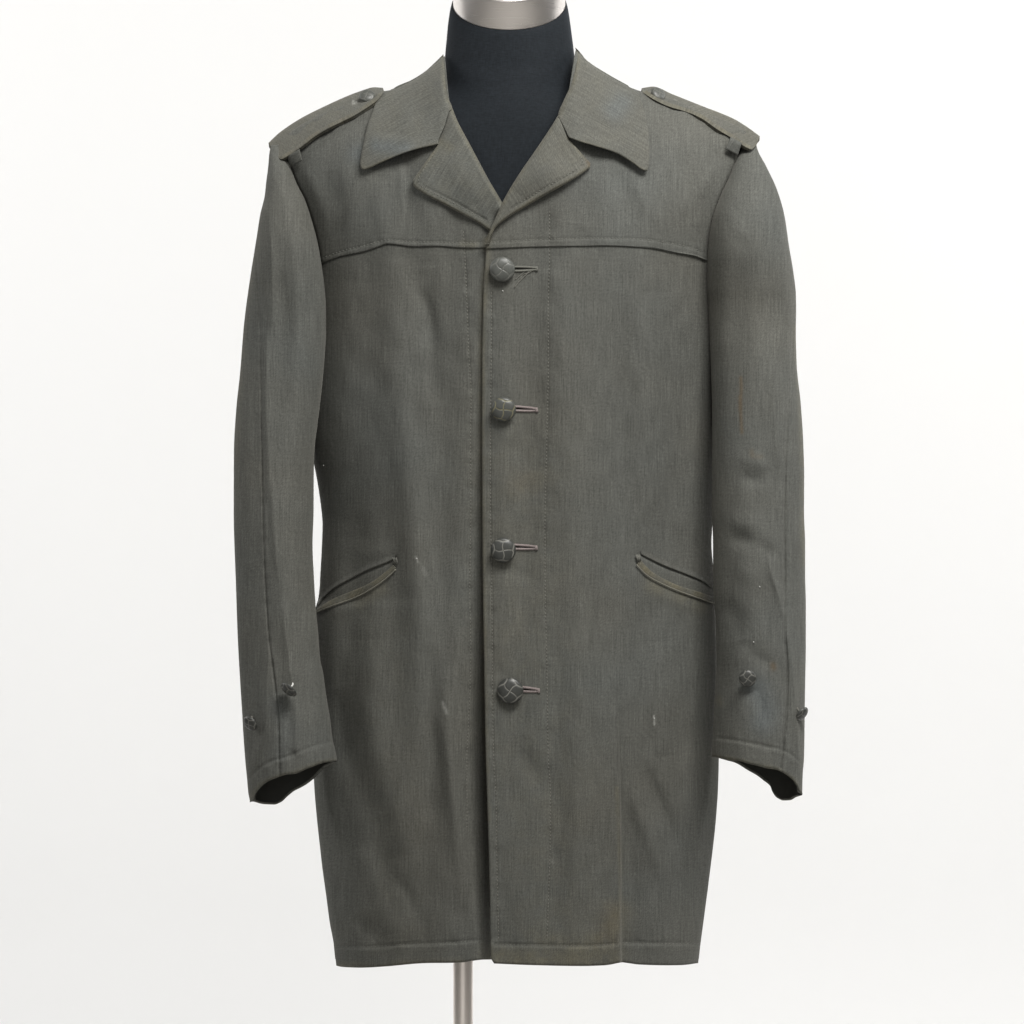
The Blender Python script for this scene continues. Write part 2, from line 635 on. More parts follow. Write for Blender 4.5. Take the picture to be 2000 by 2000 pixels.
# seams, stitches (picture pixels)
seamYL = [(624, 524), (640, 517), (663, 508.7), (709.5, 498), (740.6, 487), (753, 482.5), (778, 484), (802, 486.5), (853.5, 484.7), (905, 487), (949, 486)]
seamYR = [(949, 486.5), (965, 486), (1009, 484), (1073.5, 482), (1138, 481), (1190, 479.8), (1250, 482), (1280, 485), (1310, 491), (1355, 498), (1379, 507), (1386, 512)]
stYL = [(634, 502), (663, 492), (722, 476.5), (748, 469), (765, 468.5), (800, 472), (857, 473), (910, 474), (951, 474)]
stYR = [(962, 473), (1009, 470), (1076, 467), (1178, 465), (1250, 467), (1310, 475), (1350, 484), (1377, 494)]
stFL = [(905, 451), (908, 498), (912, 588), (915.6, 692), (920, 760), (919, 860), (919.5, 1000), (917.5, 1150), (919.5, 1290), (916, 1390), (912, 1480), (912, 1620)]
stFR1 = [(960, 570), (960, 640), (959, 740), (958, 860), (958, 1000), (960, 1100), (961, 1200), (962, 1300), (964, 1480), (968.6, 1550), (970.5, 1684), (974, 1838)]
stFR2 = [(1073.5, 412), (1073.5, 498), (1071, 588), (1071, 692), (1070, 780), (1067, 900), (1064.5, 1000), (1065, 1150), (1068, 1300), (1071, 1480), (1075, 1550), (1073.6, 1684), (1068, 1838)]
hemL = [(653, 1848), (724, 1849), (786, 1844.6), (869, 1841.5), (931, 1837), (958, 1835)]
hemR = [(966, 1845), (1067, 1846), (1142, 1847.5), (1209.6, 1843.5)]
hemR2 = [(1213, 1841), (1290, 1843), (1368, 1843)]
pkL_slit = [(621, 1184), (626, 1178), (633, 1167), (651.5, 1150), (683, 1132), (718, 1114), (753.6, 1100), (771, 1092)]
pkL_up = [(617, 1191), (622, 1187), (648, 1171), (683, 1156), (718, 1141), (745, 1123), (768, 1103)]
pkL_lo = [(616, 1198), (622, 1194), (648, 1183.5), (697, 1165.5), (727, 1149), (753.6, 1130), (773, 1112)]
pkR_slit = [(1252, 1083.5), (1293, 1103.5), (1345, 1124), (1372, 1135.6), (1390, 1149), (1398, 1157)]
pkR_up = [(1251, 1093), (1264, 1108), (1283, 1123), (1324, 1143), (1365.6, 1156), (1393, 1166), (1402, 1170)]
pkR_lo = [(1243.5, 1103), (1262, 1122), (1283, 1135), (1324, 1153.5), (1376, 1172), (1395, 1178), (1403, 1181)]

FOLDS = [
    # long soft drapes of the front panels
    ([(778, 480), (782, 700), (800, 1000), (835, 1300), (850, 1600)], 34, 2.6),
    ([(700, 540), (690, 800), (700, 1060)], 40, 1.6),
    ([(832, 520), (838, 640), (850, 800)], 22, -2.6),
    ([(812, 560), (838, 610), (842, 660)], 14, -2.0),
    ([(800, 690), (812, 760), (815, 880)], 20, -1.2),
    ([(868, 1330), (880, 1480), (895, 1640), (905, 1760)], 16, 3.4),
    ([(850, 1385), (868, 1450), (880, 1600)], 12, 1.2),
    ([(838, 1250), (845, 1450), (850, 1640)], 22, -2.4),
    ([(720, 1240), (735, 1450), (790, 1680)], 40, 2.0),
    ([(655, 1340), (690, 1480), (735, 1600)], 26, -2.2),
    ([(770, 1710), (795, 1745), (810, 1790)], 14, -2.0),
    ([(690, 1790), (715, 1815), (740, 1830)], 18, -1.8),
    ([(700, 1650), (735, 1740), (760, 1830)], 24, 1.6),
    ([(1100, 560), (1110, 800), (1120, 1100), (1130, 1500), (1150, 1830)], 45, 2.4),
    ([(1012, 600), (1015, 850), (1020, 1250)], 24, -1.0),
    ([(1200, 560), (1215, 800), (1225, 1080)], 36, -1.6),
    ([(1270, 560), (1275, 800), (1270, 1040)], 34, 1.7),
    ([(1330, 620), (1335, 800), (1320, 1030)], 22, -1.6),
    ([(1235, 1540), (1262, 1620), (1285, 1700)], 17, 2.6),
    ([(1262, 1500), (1300, 1600), (1325, 1660)], 15, -3.4),
    ([(1335, 1480), (1345, 1600), (1350, 1720)], 20, 2.0),
    ([(1225, 1560), (1236, 1700), (1236, 1830)], 12, -2.4),
    ([(1180, 1250), (1195, 1450), (1195, 1650), (1185, 1860)], 26, 2.0),
    ([(1280, 1250), (1290, 1380), (1300, 1480)], 32, 1.6),
    ([(1020, 1460), (1050, 1520), (1070, 1560)], 22, -1.3),
    ([(1010, 1560), (1000, 1700), (1010, 1820)], 22, 1.3),
    ([(960, 860), (1010, 880), (1050, 930)], 18, -0.8),
    # yoke: crease below the collar point, hollows by the armholes and under the lapels
    ([(781, 300), (784, 350), (786, 420)], 8, 1.7),
    ([(796, 300), (799, 350), (800, 420)], 11, -1.5),
    ([(735, 345), (740, 400), (745, 460)], 16, 1.0),
    ([(640, 330), (660, 400), (668, 470)], 18, -1.6),
    ([(600, 330), (625, 400), (640, 470)], 12, 1.2),
    ([(1210, 330), (1222, 380), (1230, 440)], 16, -1.7),
    ([(1245, 350), (1262, 395), (1290, 440)], 15, 1.5),
    ([(1330, 300), (1345, 370), (1350, 440)], 18, -1.6),
    ([(1396, 320), (1382, 350), (1365, 390)], 11, 1.6),
    ([(1150, 350), (1140, 390), (1130, 440)], 22, -1.2),
    # pull lines at the top buttonhole and at the buttons
    ([(1034, 530), (1015, 552), (1003, 572)], 3.0, 0.8),
    ([(1026, 527), (1008, 545), (998, 560)], 3.0, -0.7),
    ([(985, 1100), (1010, 1120), (1050, 1130)], 14, -0.9),
    ([(960, 1300), (985, 1315), (1000, 1320)], 10, -0.8),
    # pocket openings sag
    (pkL_slit, 4.5, -2.2, 'l'), (pkR_slit, 4.5, -2.2, 'l'),
    ([(640, 1200), (700, 1182), (760, 1150)], 12, 0.9),
    ([(1390, 1195), (1320, 1175), (1262, 1140)], 12, 0.9),
    ([(700, 1090), (740, 1076), (775, 1070)], 12, 0.8),
]
STITCH_GROOVES = ([(q, 2.6, -0.6, 'l') for q in (stYL, stYR, stFL, stFR1)] + [(stFR2, 2.6, -0.35, 'l')] + [(q, 2.6, -1.7, 'l') for q in (hemL, hemR, hemR2)] +
                  [(q[::-1], 3.0, 0.5, 't') for q in (hemL, hemR, hemR2)] + [(q[::-1], 3.0, 0.2, 't') for q in (stYL, stYR)])
PUCKERS = [(q, 9, 0.42, 'p') for q in (stYL, stYR, hemL, hemR, hemR2, stFR1, stFL)] + [(q, 14, 0.25, 'p') for q in (stFR2,)]
STEP = [([(1206, 1400), (1211, 1520), (1213, 1640), (1213, 1890), (1213, 2300)], 2.2, -4.2, 's')]

WEAR = [([(952, 500), (944, 600), (941, 800), (943, 1100), (947, 1400), (953, 1600)], 7, 0.42),
        ([(953, 470), (950, 486)], 8, 0.55),
        ([(960, 1870), (1030, 1874), (1130, 1876), (1200, 1873)], 26, 0.5),
        ([(1120, 1855), (1180, 1840), (1200, 1790)], 30, 0.55),
        ([(1040, 1830), (1090, 1838)], 20, 0.35),
        ([(660, 1886), (760, 1884), (900, 1878)], 8, 0.35),
        ([(700, 1174), (745, 1150)], 16, 0.35), ([(1270, 1140), (1370, 1182)], 16, 0.45),
        ([(905, 478), (925, 478)], 9, 0.35), ([(1010, 960), (1060, 930)], 36, 0.25),
        ([(1205, 1540), (1211, 1700), (1211, 1830)], 5, 0.35), ([(1000, 900), (1040, 1400), (1080, 1850)], 110, 0.14), ([(760, 1250), (780, 1850)], 80, 0.08)]
STAIN = [([(1010, 945), (1030, 940)], 26, 0.07), ([(1188, 1825), (1196, 1790)], 26, 0.10)]
MARK = [([(864, 1372), (872, 1392)], 3, 0.3), ([(1277, 1398), (1278, 1416)], 1.6, 0.5), ([(812, 1088), (816, 1098)], 2.5, 0.25),
        ([(826, 1110), (832, 1122)], 4, 0.12)]
BLUE = [([(700, 300), (760, 290)], 22, 0.4)]


def left_valley(px, py):
    A = pchip([(400, 0.001), (560, 0.002), (900, 0.006), (1200, 0.014), (1500, 0.028), (1850, 0.034), (1900, 0.034)], 0)(py)
    x0 = pchip([(400, 890), (1000, 885), (1300, 880), (1600, 890), (1700, 902), (1890, 930)], 0)(py)
    q = np.clip((px - x0) / np.maximum(958 - x0, 30), 0, 1.6)
    return A * q ** 2.2


def front(px, py, side):
    """depth of the outer face of a front panel ('l' / 'r' as seen)"""
    Y = base(px, py)
    fade = sst(0, 60, np.minimum(px - bodyL(py), bodyR(py) - px)) * sst(0, 90, py - topT(px))
    Y = Y - ridges(px, py, FOLDS) * (0.35 + 0.65 * fade) - drape(px, py) * fade
    Y = Y - ridges(px, py, STITCH_GROOVES) - ridges(px, py, PUCKERS)
    if side == 'l':
        Y = Y + left_valley(px, py) + 0.0008
    else:
        Y = Y - 0.0036 * sst(-4, 50, bodyR(py) - px) - 0.006 * np.exp(-np.maximum(px - 945, 0) / 45) * sst(700, 1500, py)
        Y = Y - ridges(px, py, STEP)
    return Y


def tints(px, py):
    return dict(wear=tint(px, py, WEAR), stain=tint(px, py, STAIN), mark=tint(px, py, MARK), blue=tint(px, py, BLUE))


def zero(px):
    z = np.zeros(px.shape)
    return dict(wear=z, stain=z, mark=z, blue=z)


def UV(px, py, ang=0.0, off=(0, 0)):
    c, s = math.cos(ang), math.sin(ang)
    u, v = (px - 1000) * S + off[0], -(py - 1000) * S + off[1]
    return np.stack([u * c - v * s, u * s + v * c], -1)


coat = thing('coat', 'long dark grey wool coat with leather buttons and shoulder straps, hung on the dress form', 'coat', (0, 0, ZC + (1000 - 1888) * S))
CZ = coat.location.z


def coatpart(o):
    o.location.z -= CZ
    return o


def cshell(name, px, py, Y, parent=coat, uv=None, at=None, th=0.0022, mats=None, closed=False, sign=1):
    o = shell(name, W(px, py, Y), mats or [CLOTH, LINING], parent, th, closed, at if at is not None else zero(px), uv if uv is not None else UV(px, py), sign)
    if parent is coat:
        coatpart(o)
    return o


# front panels -------------------------------------------------------
edgeR = [(949, 480), (949, 487), (945.5, 540), (944, 562), (941.5, 692), (941, 780), (941, 900), (942, 1050), (943, 1150), (945.5, 1300), (948.6, 1480), (951, 1550),
         (956.5, 1738), (958, 1833), (959.5, 1872), (965, 1882)]
# left as seen
ys = np.linspace(500, 1888, 30)
px, py, D = coons([(600, 505)] + [(x, y - 9) for x, y in seamYL] + [(1000, 481)], [(657, 1886), (668, 1888.5), (707.6, 1890), (755, 1887.5), (823.6, 1881.5), (900, 1880), (935, 1875), (957, 1874), (1000, 1873)],
                  [(float(bodyL(y)) + 0.3, y) for y in np.linspace(505, 1886, 36)], [(1000, 481), (1000, 1200), (1000, 1873)], 210, 420)
Y = front(px, py, 'l') + roll(D['b'], 5) + roll(D['t'], 9.5, 0.004)
panelL = cshell('front_panel', px, py, Y, at=tints(px, py))
panelL['label'] = 'front panel with the buttons sewn under the overlap'
# right as seen, lies on top
px, py, D = coons([(949, 481)] + [(x, y - 9) for x, y in seamYR[1:]] + [(1415, 510)], [(965, 1882), (1034.6, 1885), (1129, 1887), (1182.7, 1885.5), (1211, 1880.5), (1216, 1880), (1250, 1884.5), (1330.7, 1885.5), (1363, 1881.5)],
                  edgeR, [(float(bodyR(y)) - 0.3, y) for y in np.linspace(510, 1881, 36)], 420, 420)
Y = front(px, py, 'r') + roll(D['l'], 5, 0.0022) + roll(D['b'], 5) + roll(D['t'], 9.5, 0.004)
panelR = cshell('front_panel', px, py, Y, at=tints(px, py), uv=UV(px, py, 0, (0.37, 0.11)))
panelR['label'] = 'overlapping front panel with the buttonholes'

# yokes ---------------------------------------------------------------
tl = [(float(x), float(topT(x)) + 0.5) for x in np.linspace(545, 868, 14)]
px, py, D = coons(tl, seamYL + [(1000, 486)], [(545, float(topT(545)) + .5)] + armL[1:8], [(868, float(topT(868)) + .5), (884, 225), (925, 310), (968, 392), (992, 440), (1000, 486)], 200, 150)
Y = front(px, py, 'l') - 0.0017 + roll(D['l'], 5, 0.0045) + roll(D['b'], 2.2, 0.0014)
cshell('yoke', px, py, Y, at=tints(px, py), uv=UV(px, py, 0, (0.1, 0.23)), th=0.001, mats=[CLOTH])
tr = [(float(x), float(topT(x)) + 0.5) for x in np.linspace(1124, 1458, 14)]
px, py, D = coons(tr, seamYR[:-1], [(1124, float(topT(1124)) + .5), (1096, 236), (1050, 305), (1003, 380), (973, 424), (961, 449), (952.5, 472), (949, 486.5)], [(1458, float(topT(1458)) + .5)] + armR[1:7] + [(1379, 507)], 200, 150)
Y = front(px, py, 'r') - 0.0017 + roll(D['r'], 5, 0.0045) + roll(D['b'], 2.2, 0.0014) + roll(D['l'], 4, 0.002)
cshell('yoke', px, py, Y, at=tints(px, py), uv=UV(px, py, 0, (0.7, 0.41)), th=0.001, mats=[CLOTH])

# back ---------------------------------------------------------------
vv = np.linspace(0, 1, 110)
uu = np.linspace(-1, 1, 120)
U, Vv = np.meshgrid(uu, vv)
pyb = 118 + (1873 - 118) * Vv
xl0, xr0 = np.where(pyb < 300, 0, bodyL(pyb)), np.where(pyb < 300, 0, bodyR(pyb))
hx = pchip([(100, 100), (118, 112), (140, 140), (188, 250), (225, 345), (265, 432), (290, 462), (302, 470)], 0)
xl0 = np.where(pyb < 300, 998 - hx(pyb), np.minimum(bodyL(pyb), 1e9))
xr0 = np.where(pyb < 300, 998 + hx(pyb), bodyR(pyb))
pxb = (xl0 + xr0) / 2 + U * (xr0 - xl0) / 2
tb = np.clip((pyb - 105) / 300, 0, 1)
Yb = (0.03 + 0.075 * (1 - (1 - tb) ** 2) ** 0.5) * (1 - np.abs(U) ** 2.3) ** 0.56 + 0.0006 + drape(pxb, pyb, 3.0) * 2 * (1 - U ** 4)
cshell('back_panel', pxb, pyb, Yb, sign=-1, uv=UV(pxb, pyb, 0, (1.7, 0)), mats=[CLOTH, LINING])

# sleeves -------------------------------------------------------------


def make_sleeve(xl, xr, top, fb, bb, armpts, inner_right, folds, wear, stain, mark, blue, uvo, crease):
    nth, nt = 300, 380
    th = np.linspace(0, 2 * math.pi, nth, endpoint=False)      # 0 = right edge, pi/2 = front, pi = left, 3pi/2 = back
    th = th + 0.28 * np.sin(2 * th) / 2                        # more points towards the two edges
    t = np.linspace(0, 1, nt) ** 1.0
    TH, T_ = np.meshgrid(th, t)
    u = np.cos(TH)
    isf = np.sin(TH) >= 0
    global TH_TAPER
    TH_TAPER = (0.003 * np.clip(np.abs(np.sin(TH)) * 5, 0.1, 1))[:, ::-1]
    cw = lambda y: ((xl(y) + xr(y)) / 2, (xr(y) - xl(y)) / 2)
    c0, w0 = cw(1515.0)
    pxe = c0 + u * w0
    bot = np.where(isf, fb(pxe), bb(pxe)) + (1.1 * np.sin(pxe / 13) + 0.6 * np.sin(pxe / 6.1 + 1)) * np.abs(np.sin(TH))
    py = top + (bot - top) * T_
    c, wd = cw(py)
    px = c + u * wd
    ds = pchip([(275, 0.004), (300, 0.014), (345, 0.032), (400, 0.045), (480, 0.053), (650, 0.054), (1000, 0.052), (1300, 0.048), (1580, 0.045)], 0)(py)
    yc = pchip([(275, 0.002), (620, -0.026), (1000, -0.046), (1500, -0.074), (1600, -0.080)], 0)(py)
    xi = (xr if inner_right else xl)(py)
    yb = base(xi, py) + 0.004
    k = sst(680, 480, py)
    yc = yc * (1 - k) + np.minimum(yb, 0.0) * k
    e = np.abs(np.sin(TH)) ** 0.93 * np.where(isf, -1, 1)
    uk = crease(py)
    out_ = np.where((u < uk) == inner_right, 1.0, 0.0) * np.where(isf, 1.0, 0.0)
    mixk = 0.3 * sst(0.0, 0.12, np.abs(u - uk)) * out_
    lin = np.where(u < uk, (u + 1) / (uk + 1), (1 - u) / (1 - uk))
    at_k = (1 - uk * uk) ** 0.465
    e = np.where(out_ > 0, -((1 - mixk) * np.abs(e) + mixk * at_k * np.clip(lin, 0, 1) ** 0.75), e)
    Y = yc + ds * e
    fr = np.clip(np.sin(TH), 0, 1) ** 0.6
    Y = Y - fr * (ridges(px, py, folds) + drape(px, py, 1.0 if inner_right else 2.2) * 0.8)
    at = {q: np.where(isf, tint(px, py, m), 0) for q, m in (('wear', wear), ('stain', stain), ('mark', mark), ('blue', blue))}
    # rounded lower edge
    dl = (bot - py)
    Y = Y + np.where(isf, 1, -1) * roll(dl, 5, 0.0015)
    Yw = UV(px, py, 0, uvo)
    Yw[..., 0] += np.where(isf, 0, 1.3)
    # grid columns run right -> left on the front: flip so that it faces outward
    return px[:, ::-1], py[:, ::-1], Y[:, ::-1], Yw[:, ::-1], {q: v[:, ::-1] for q, v in at.items()}, isf


xlL = pchip([(529, 283), (526, 300), (523.5, 328), (520, 355), (517, 382), (508, 420), (501.5, 462), (489, 540), (476.6, 633), (469, 726), (461, 804), (456.8, 881), (456.4, 1000),
             (460.6, 1139), (464.5, 1250), (469, 1331), (473, 1395), (475, 1431), (479, 1485), (482.6, 1522), (485, 1549), (488, 1566), (489, 1580)], 1)
xrL = pchip([(549, 283)] + armL[1:-1] + [(637.5, 599), (638, 642), (633.5, 710), (627, 773), (619.5, 835), (615, 870), (613, 920), (612.5, 1000), (610.5, 1065), (613, 1123), (617, 1189), (621, 1230), (626, 1290), (630.5, 1310), (637.5, 1359),
             (645, 1404), (650, 1445), (656, 1470), (658, 1486), (659, 1580)], 1)
fbL = pchip([(480, 1567), (488, 1565), (497, 1549), (513, 1532), (530, 1523), (545, 1518), (575, 1511), (594, 1504), (625, 1493), (652, 1487.5), (660, 1486)], 0)
bbL = pchip([(480, 1567), (488, 1566), (505, 1569), (529, 1571.5), (545, 1567), (560, 1556), (575, 1543), (597, 1532), (612, 1521), (640, 1497), (660, 1487)], 0)
cuffL = [(480, 1530), (500, 1507), (518, 1493), (547, 1481), (567, 1477), (590, 1465), (621, 1455), (650, 1449)]
seamSL = [(500, 480), (503, 560), (508, 640), (512, 900), (517, 1100), (526, 1250), (536, 1330), (543, 1400), (545, 1480), (546, 1520)]
foldsL = [
    (seamSL, 2.3, -2.4, 'l'), (seamSL, 8, 0.4, 'p'), (cuffL, 2.6, -1.8, 'l'), (cuffL[::-1], 3.0, 0.5, 't'), (cuffL, 10, 0.7, 'p'),
    ([(518, 370), (526, 440), (531, 520), (532, 640)], 16, 2.6, 'c'),
    ([(522, 600), (520, 740), (523, 866), (532, 980), (540, 1120)], 15, 2.4, 'c'),
    ([(524, 930), (517, 1020), (520, 1130)], 12, 1.3, 'c'),
    ([(570, 380), (590, 520), (592, 700), (580, 900)], 24, 2.0),
    ([(548, 480), (556, 640), (552, 800)], 16, -1.6),
    ([(600, 900), (592, 1010), (590, 1100)], 12, -1.6),
    ([(560, 960), (575, 1060), (572, 1200)], 18, 1.6),
    ([(480, 700), (484, 900), (490, 1100)], 16, 1.2),
    ([(497, 560), (494, 760), (497, 960)], 12, -1.1),
    ([(553, 1180), (562, 1270), (570, 1335)], 7, 2.2, 'c'),
    ([(579, 1360), (579, 1420), (577, 1470)], 8, 2.0, 'c'),
    ([(566, 1362), (562, 1400), (560, 1460)], 16, -1.2),
    ([(526, 1260), (521, 1340), (518, 1422), (503, 1470), (496, 1508), (492, 1545)], 10, 2.4, 'c'),
    ([(545, 1260), (553, 1340), (556, 1420)], 12, -1.0),
    ([(488, 1300), (500, 1400), (498, 1460)], 9, -1.6),
    ([(612, 1250), (622, 1340), (632, 1430)], 14, 1.2),
    ([(600, 1464), (600, 1490), (590, 1505)], 8, 0.9), ([(562, 1480), (560, 1500), (555, 1514)], 8, 0.8),
]
px, py, Y, uv, at, isf = make_sleeve(xlL, xrL, 283.0, fbL, bbL, armL, True, foldsL,
                                     [(list(zip(fbL(np.linspace(485, 655, 12)) * 0 + np.linspace(485, 655, 12), fbL(np.linspace(485, 655, 12)) - 2)), 5, 0.35),
                                      ([(503, 420), (476, 640), (458, 900)], 7, 0.3)],
                                     [], [([(570, 1275), (568, 1310)], 3, 0.06)], [([(545, 1380), (560, 1430), (548, 1470)], 24, 0.2)], (0.53, 0.05), lambda y: np.clip((pchip([(280, 522), (370, 518), (440, 526), (560, 531), (740, 521), (866, 523), (1000, 531), (1180, 553), (1320, 560), (1580, 560)], 0)(y) - (xlL(y) + xrL(y)) / 2) / ((xrL(y) - xlL(y)) / 2), -0.6, 0.6))
SLEEVE_PTS = {True: (px, py, Y, isf[:, ::-1])}
sleeveL = cshell('sleeve', px, py, Y, uv=uv, at=at, closed=True, th=TH_TAPER, sign=1)
sleeveL['label'] = 'sleeve with two loose cuff buttons seen from the side'

xlR = pchip([(1458, 275)] + armR[1:] + [(1385, 648), (1388.5, 726), (1390.7, 804), (1391, 900), (1390.7, 1000), (1392.5, 1060), (1392.5, 1103), (1393.5, 1155), (1397.7, 1207), (1399, 1260), (1399.7, 1295), (1396, 1359),
             (1392.5, 1431), (1390, 1477), (1389, 1580)], 1)
xrR = pchip([(1476, 275), (1479, 290), (1496, 324), (1517, 369), (1532, 420), (1541, 480), (1550, 534), (1554.5, 574), (1555, 602), (1554.5, 648), (1556, 710), (1564, 788), (1569, 866), (1570.8, 928), (1570.5, 1000),
             (1572.6, 1062), (1572.6, 1124), (1574, 1176), (1574, 1260), (1573, 1320), (1572, 1377), (1570.5, 1480), (1568, 1511), (1567, 1551), (1567, 1580)], 1)
fbR = pchip([(1385, 1476), (1390, 1477), (1430, 1485), (1470, 1494), (1500, 1500), (1525, 1508), (1543, 1519), (1557, 1534), (1563, 1546), (1570, 1552)], 0)
bbR = pchip([(1385, 1477), (1390, 1478), (1425, 1486), (1450, 1499), (1490, 1522), (1505, 1535), (1509, 1546), (1518, 1559), (1530, 1564), (1545, 1563), (1556, 1557), (1570, 1552)], 0)
cuffR = [(1391, 1440), (1447, 1448), (1492, 1457.5), (1532, 1466.5), (1552, 1479), (1566, 1494)]
seamSR = [(1553, 560), (1547, 700), (1540, 800), (1535, 900), (1533, 1000), (1533, 1150), (1534, 1240), (1537, 1290), (1538, 1340), (1534, 1420), (1529, 1466), (1525, 1500)]
foldsR = [
    (seamSR, 2.3, -3.4, 'l'), (seamSR, 8, 0.4, 'p'), (cuffR, 2.6, -1.8, 'l'), (cuffR[::-1], 3.0, 0.5, 't'), (cuffR, 10, 0.6, 'p'),
    ([(1420, 420), (1415, 600), (1420, 850), (1430, 1000)], 24, 0.9),
    ([(1460, 420), (1470, 600), (1475, 760)], 28, 0.7),
    ([(1425, 455), (1445, 470), (1460, 495)], 12, -0.7),
    ([(1415, 400), (1435, 435), (1440, 470)], 11, 0.7),
    ([(1522, 610), (1523, 660), (1515, 720), (1512, 800), (1517, 860), (1525, 920)], 13, 2.6, 'c'),
    ([(1530, 510), (1535, 560), (1540, 640)], 12, 1.6, 'c'),
    ([(1505, 560), (1510, 640), (1508, 660)], 14, -1.0),
    ([(1470, 885), (1485, 905), (1500, 915)], 11, 1.5), ([(1440, 890), (1462, 900), (1480, 912)], 13, 1.0),
    ([(1445, 930), (1470, 938), (1495, 935)], 15, -2.1),
    ([(1415, 1012), (1450, 1022), (1480, 1030)], 17, 1.3),
    ([(1425, 1052), (1450, 1056), (1475, 1062)], 15, -2.0),
    ([(1480, 1060), (1500, 1075), (1520, 1085)], 13, -1.3),
    ([(1430, 1110), (1460, 1120), (1480, 1130)], 20, 0.9),
    ([(1500, 1090), (1508, 1125), (1520, 1160), (1530, 1210)], 8, 2.6, 'c'),
    ([(1412, 1180), (1435, 1200), (1450, 1250)], 20, -1.8), ([(1450, 1250), (1462, 1270), (1468, 1290)], 14, -1.0),
    ([(1470, 1170), (1480, 1220), (1485, 1270)], 16, 0.8),
    ([(1462, 1270), (1450, 1280), (1435, 1300)], 8, 1.0), ([(1475, 1280), (1490, 1290), (1505, 1300)], 13, -1.6),
    ([(1450, 1338), (1430, 1365), (1410, 1395)], 10, 1.1), ([(1425, 1325), (1410, 1355), (1405, 1380)], 10, -0.8),
    ([(1470, 1340), (1490, 1380), (1505, 1420)], 14, -0.9), ([(1462, 1350), (1462, 1390), (1460, 1440)], 16, 0.7),
    ([(1455, 1345), (1470, 1350), (1485, 1345)], 6, -0.8),
    ([(1533, 1220), (1545, 1290), (1553, 1380), (1560, 1470), (1564, 1530)], 9, 3.6, 'c'),
    ([(1560, 1250), (1566, 1350), (1570, 1440)], 9, -1.3),
]
bx = np.linspace(1390, 1566, 12)
px, py, Y, uv, at, isf = make_sleeve(xlR, xrR, 275.0, fbR, bbR, armR, False, foldsR,
                                     [(list(zip(bx, fbR(bx) - 2)), 5, 0.35), ([(1556, 640), (1566, 800), (1572, 1100)], 7, 0.4), ([(1402, 1365), (1405, 1372)], 8, 0.4)],
                                     [([(1447, 738), (1448, 760), (1446, 790), (1447, 815), (1449, 845)], 3.5, 0.42), ([(1446, 775), (1446, 800)], 4, 0.5),
                                      ([(1510, 1299), (1511, 1304)], 6, 0.45), ([(1468, 882), (1470, 890)], 5, 0.22), ([(1476, 892), (1487, 892)], 5, 0.15)],
                                     [], [([(1480, 1345), (1495, 1385), (1490, 1410)], 28, 0.45)], (0.91, 0.17), lambda y: np.clip((pchip([(280, 1480), (500, 1530), (640, 1522), (740, 1512), (860, 1516), (1000, 1524), (1160, 1524), (1290, 1545), (1400, 1553), (1580, 1560)], 0)(y) - (xlR(y) + xrR(y)) / 2) / ((xrR(y) - xlR(y)) / 2), -0.8, 0.8))
SLEEVE_PTS[False] = (px, py, Y, isf[:, ::-1])
sleeveR = cshell('sleeve', px, py, Y, uv=uv, at=at, closed=True, th=TH_TAPER, sign=1)
sleeveR['label'] = 'sleeve with a rusty stain and one cuff button facing forward'


def sleeve_depth(px, py, left):
    a, b, c, m = SLEEVE_PTS[left]
    d = np.where(m, (a - px) ** 2 + (b - py) ** 2, 1e9)
    return float(c.ravel()[np.argmin(d)])


def front_at(px, py, side):
    return float(front(np.array([[float(px)]]), np.array([[float(py)]]), side)[0, 0])


# collar --------------------------------------------------------------
colL_fold = [(866, 106), (868.5, 129), (870, 160), (875, 190), (883.5, 211)]
colL_out = [(763, 177), (738, 194), (723.6, 229), (717, 248), (709, 283), (703, 318), (705, 329)]
colL_bot = [(705, 329), (712, 332), (749, 316), (789.6, 299), (816, 291), (840, 285.5), (856, 282)]
colL_top = [(763, 177), (776, 168), (803, 156.5), (830, 139.5), (851, 120.5), (866, 106)]
gorgeL = [(883.5, 211), (877, 219), (867.7, 248), (858, 270), (856, 282)]
colR_top = [(1123.5, 93), (1131, 100), (1148, 119.5), (1190, 146.5), (1226, 166.5)]
colR_out = [(1226, 166.5), (1247, 186), (1254.7, 204), (1262, 228), (1268, 270), (1268.5, 300), (1267, 324), (1264, 334)]
colR_bot = [(1110.6, 268.7), (1130, 276), (1160, 285), (1205, 300), (1235, 318), (1254, 332), (1264, 334)]
gorgeR = [(1090, 225), (1098, 243), (1110.6, 268.7)]
colR_fold = [(1123.5, 93), (1126, 105), (1125.6, 123), (1115, 165), (1100, 198), (1090, 225)]

COLF_L = [([(730, 268), (790, 275), (840, 282)], 9, 1.0), ([(735, 256), (775, 262), (800, 270)], 9, -0.9), ([(770, 200), (800, 240), (830, 262)], 26, 1.2),
          ([(725, 310), (770, 300), (850, 282)], 5, -0.7), ([(740, 300), (790, 286), (840, 276)], 3, -0.6, 'l')]
COLF_R = [([(1190, 190), (1215, 235), (1232, 262)], 7, 1.2), ([(1200, 240), (1220, 256), (1236, 262)], 9, -0.9), ([(1160, 170), (1185, 215), (1200, 270)], 26, 1.3),
          ([(1120, 255), (1140, 262), (1160, 262)], 6, -0.8), ([(1235, 200), (1245, 250), (1250, 310)], 16, -0.8)]


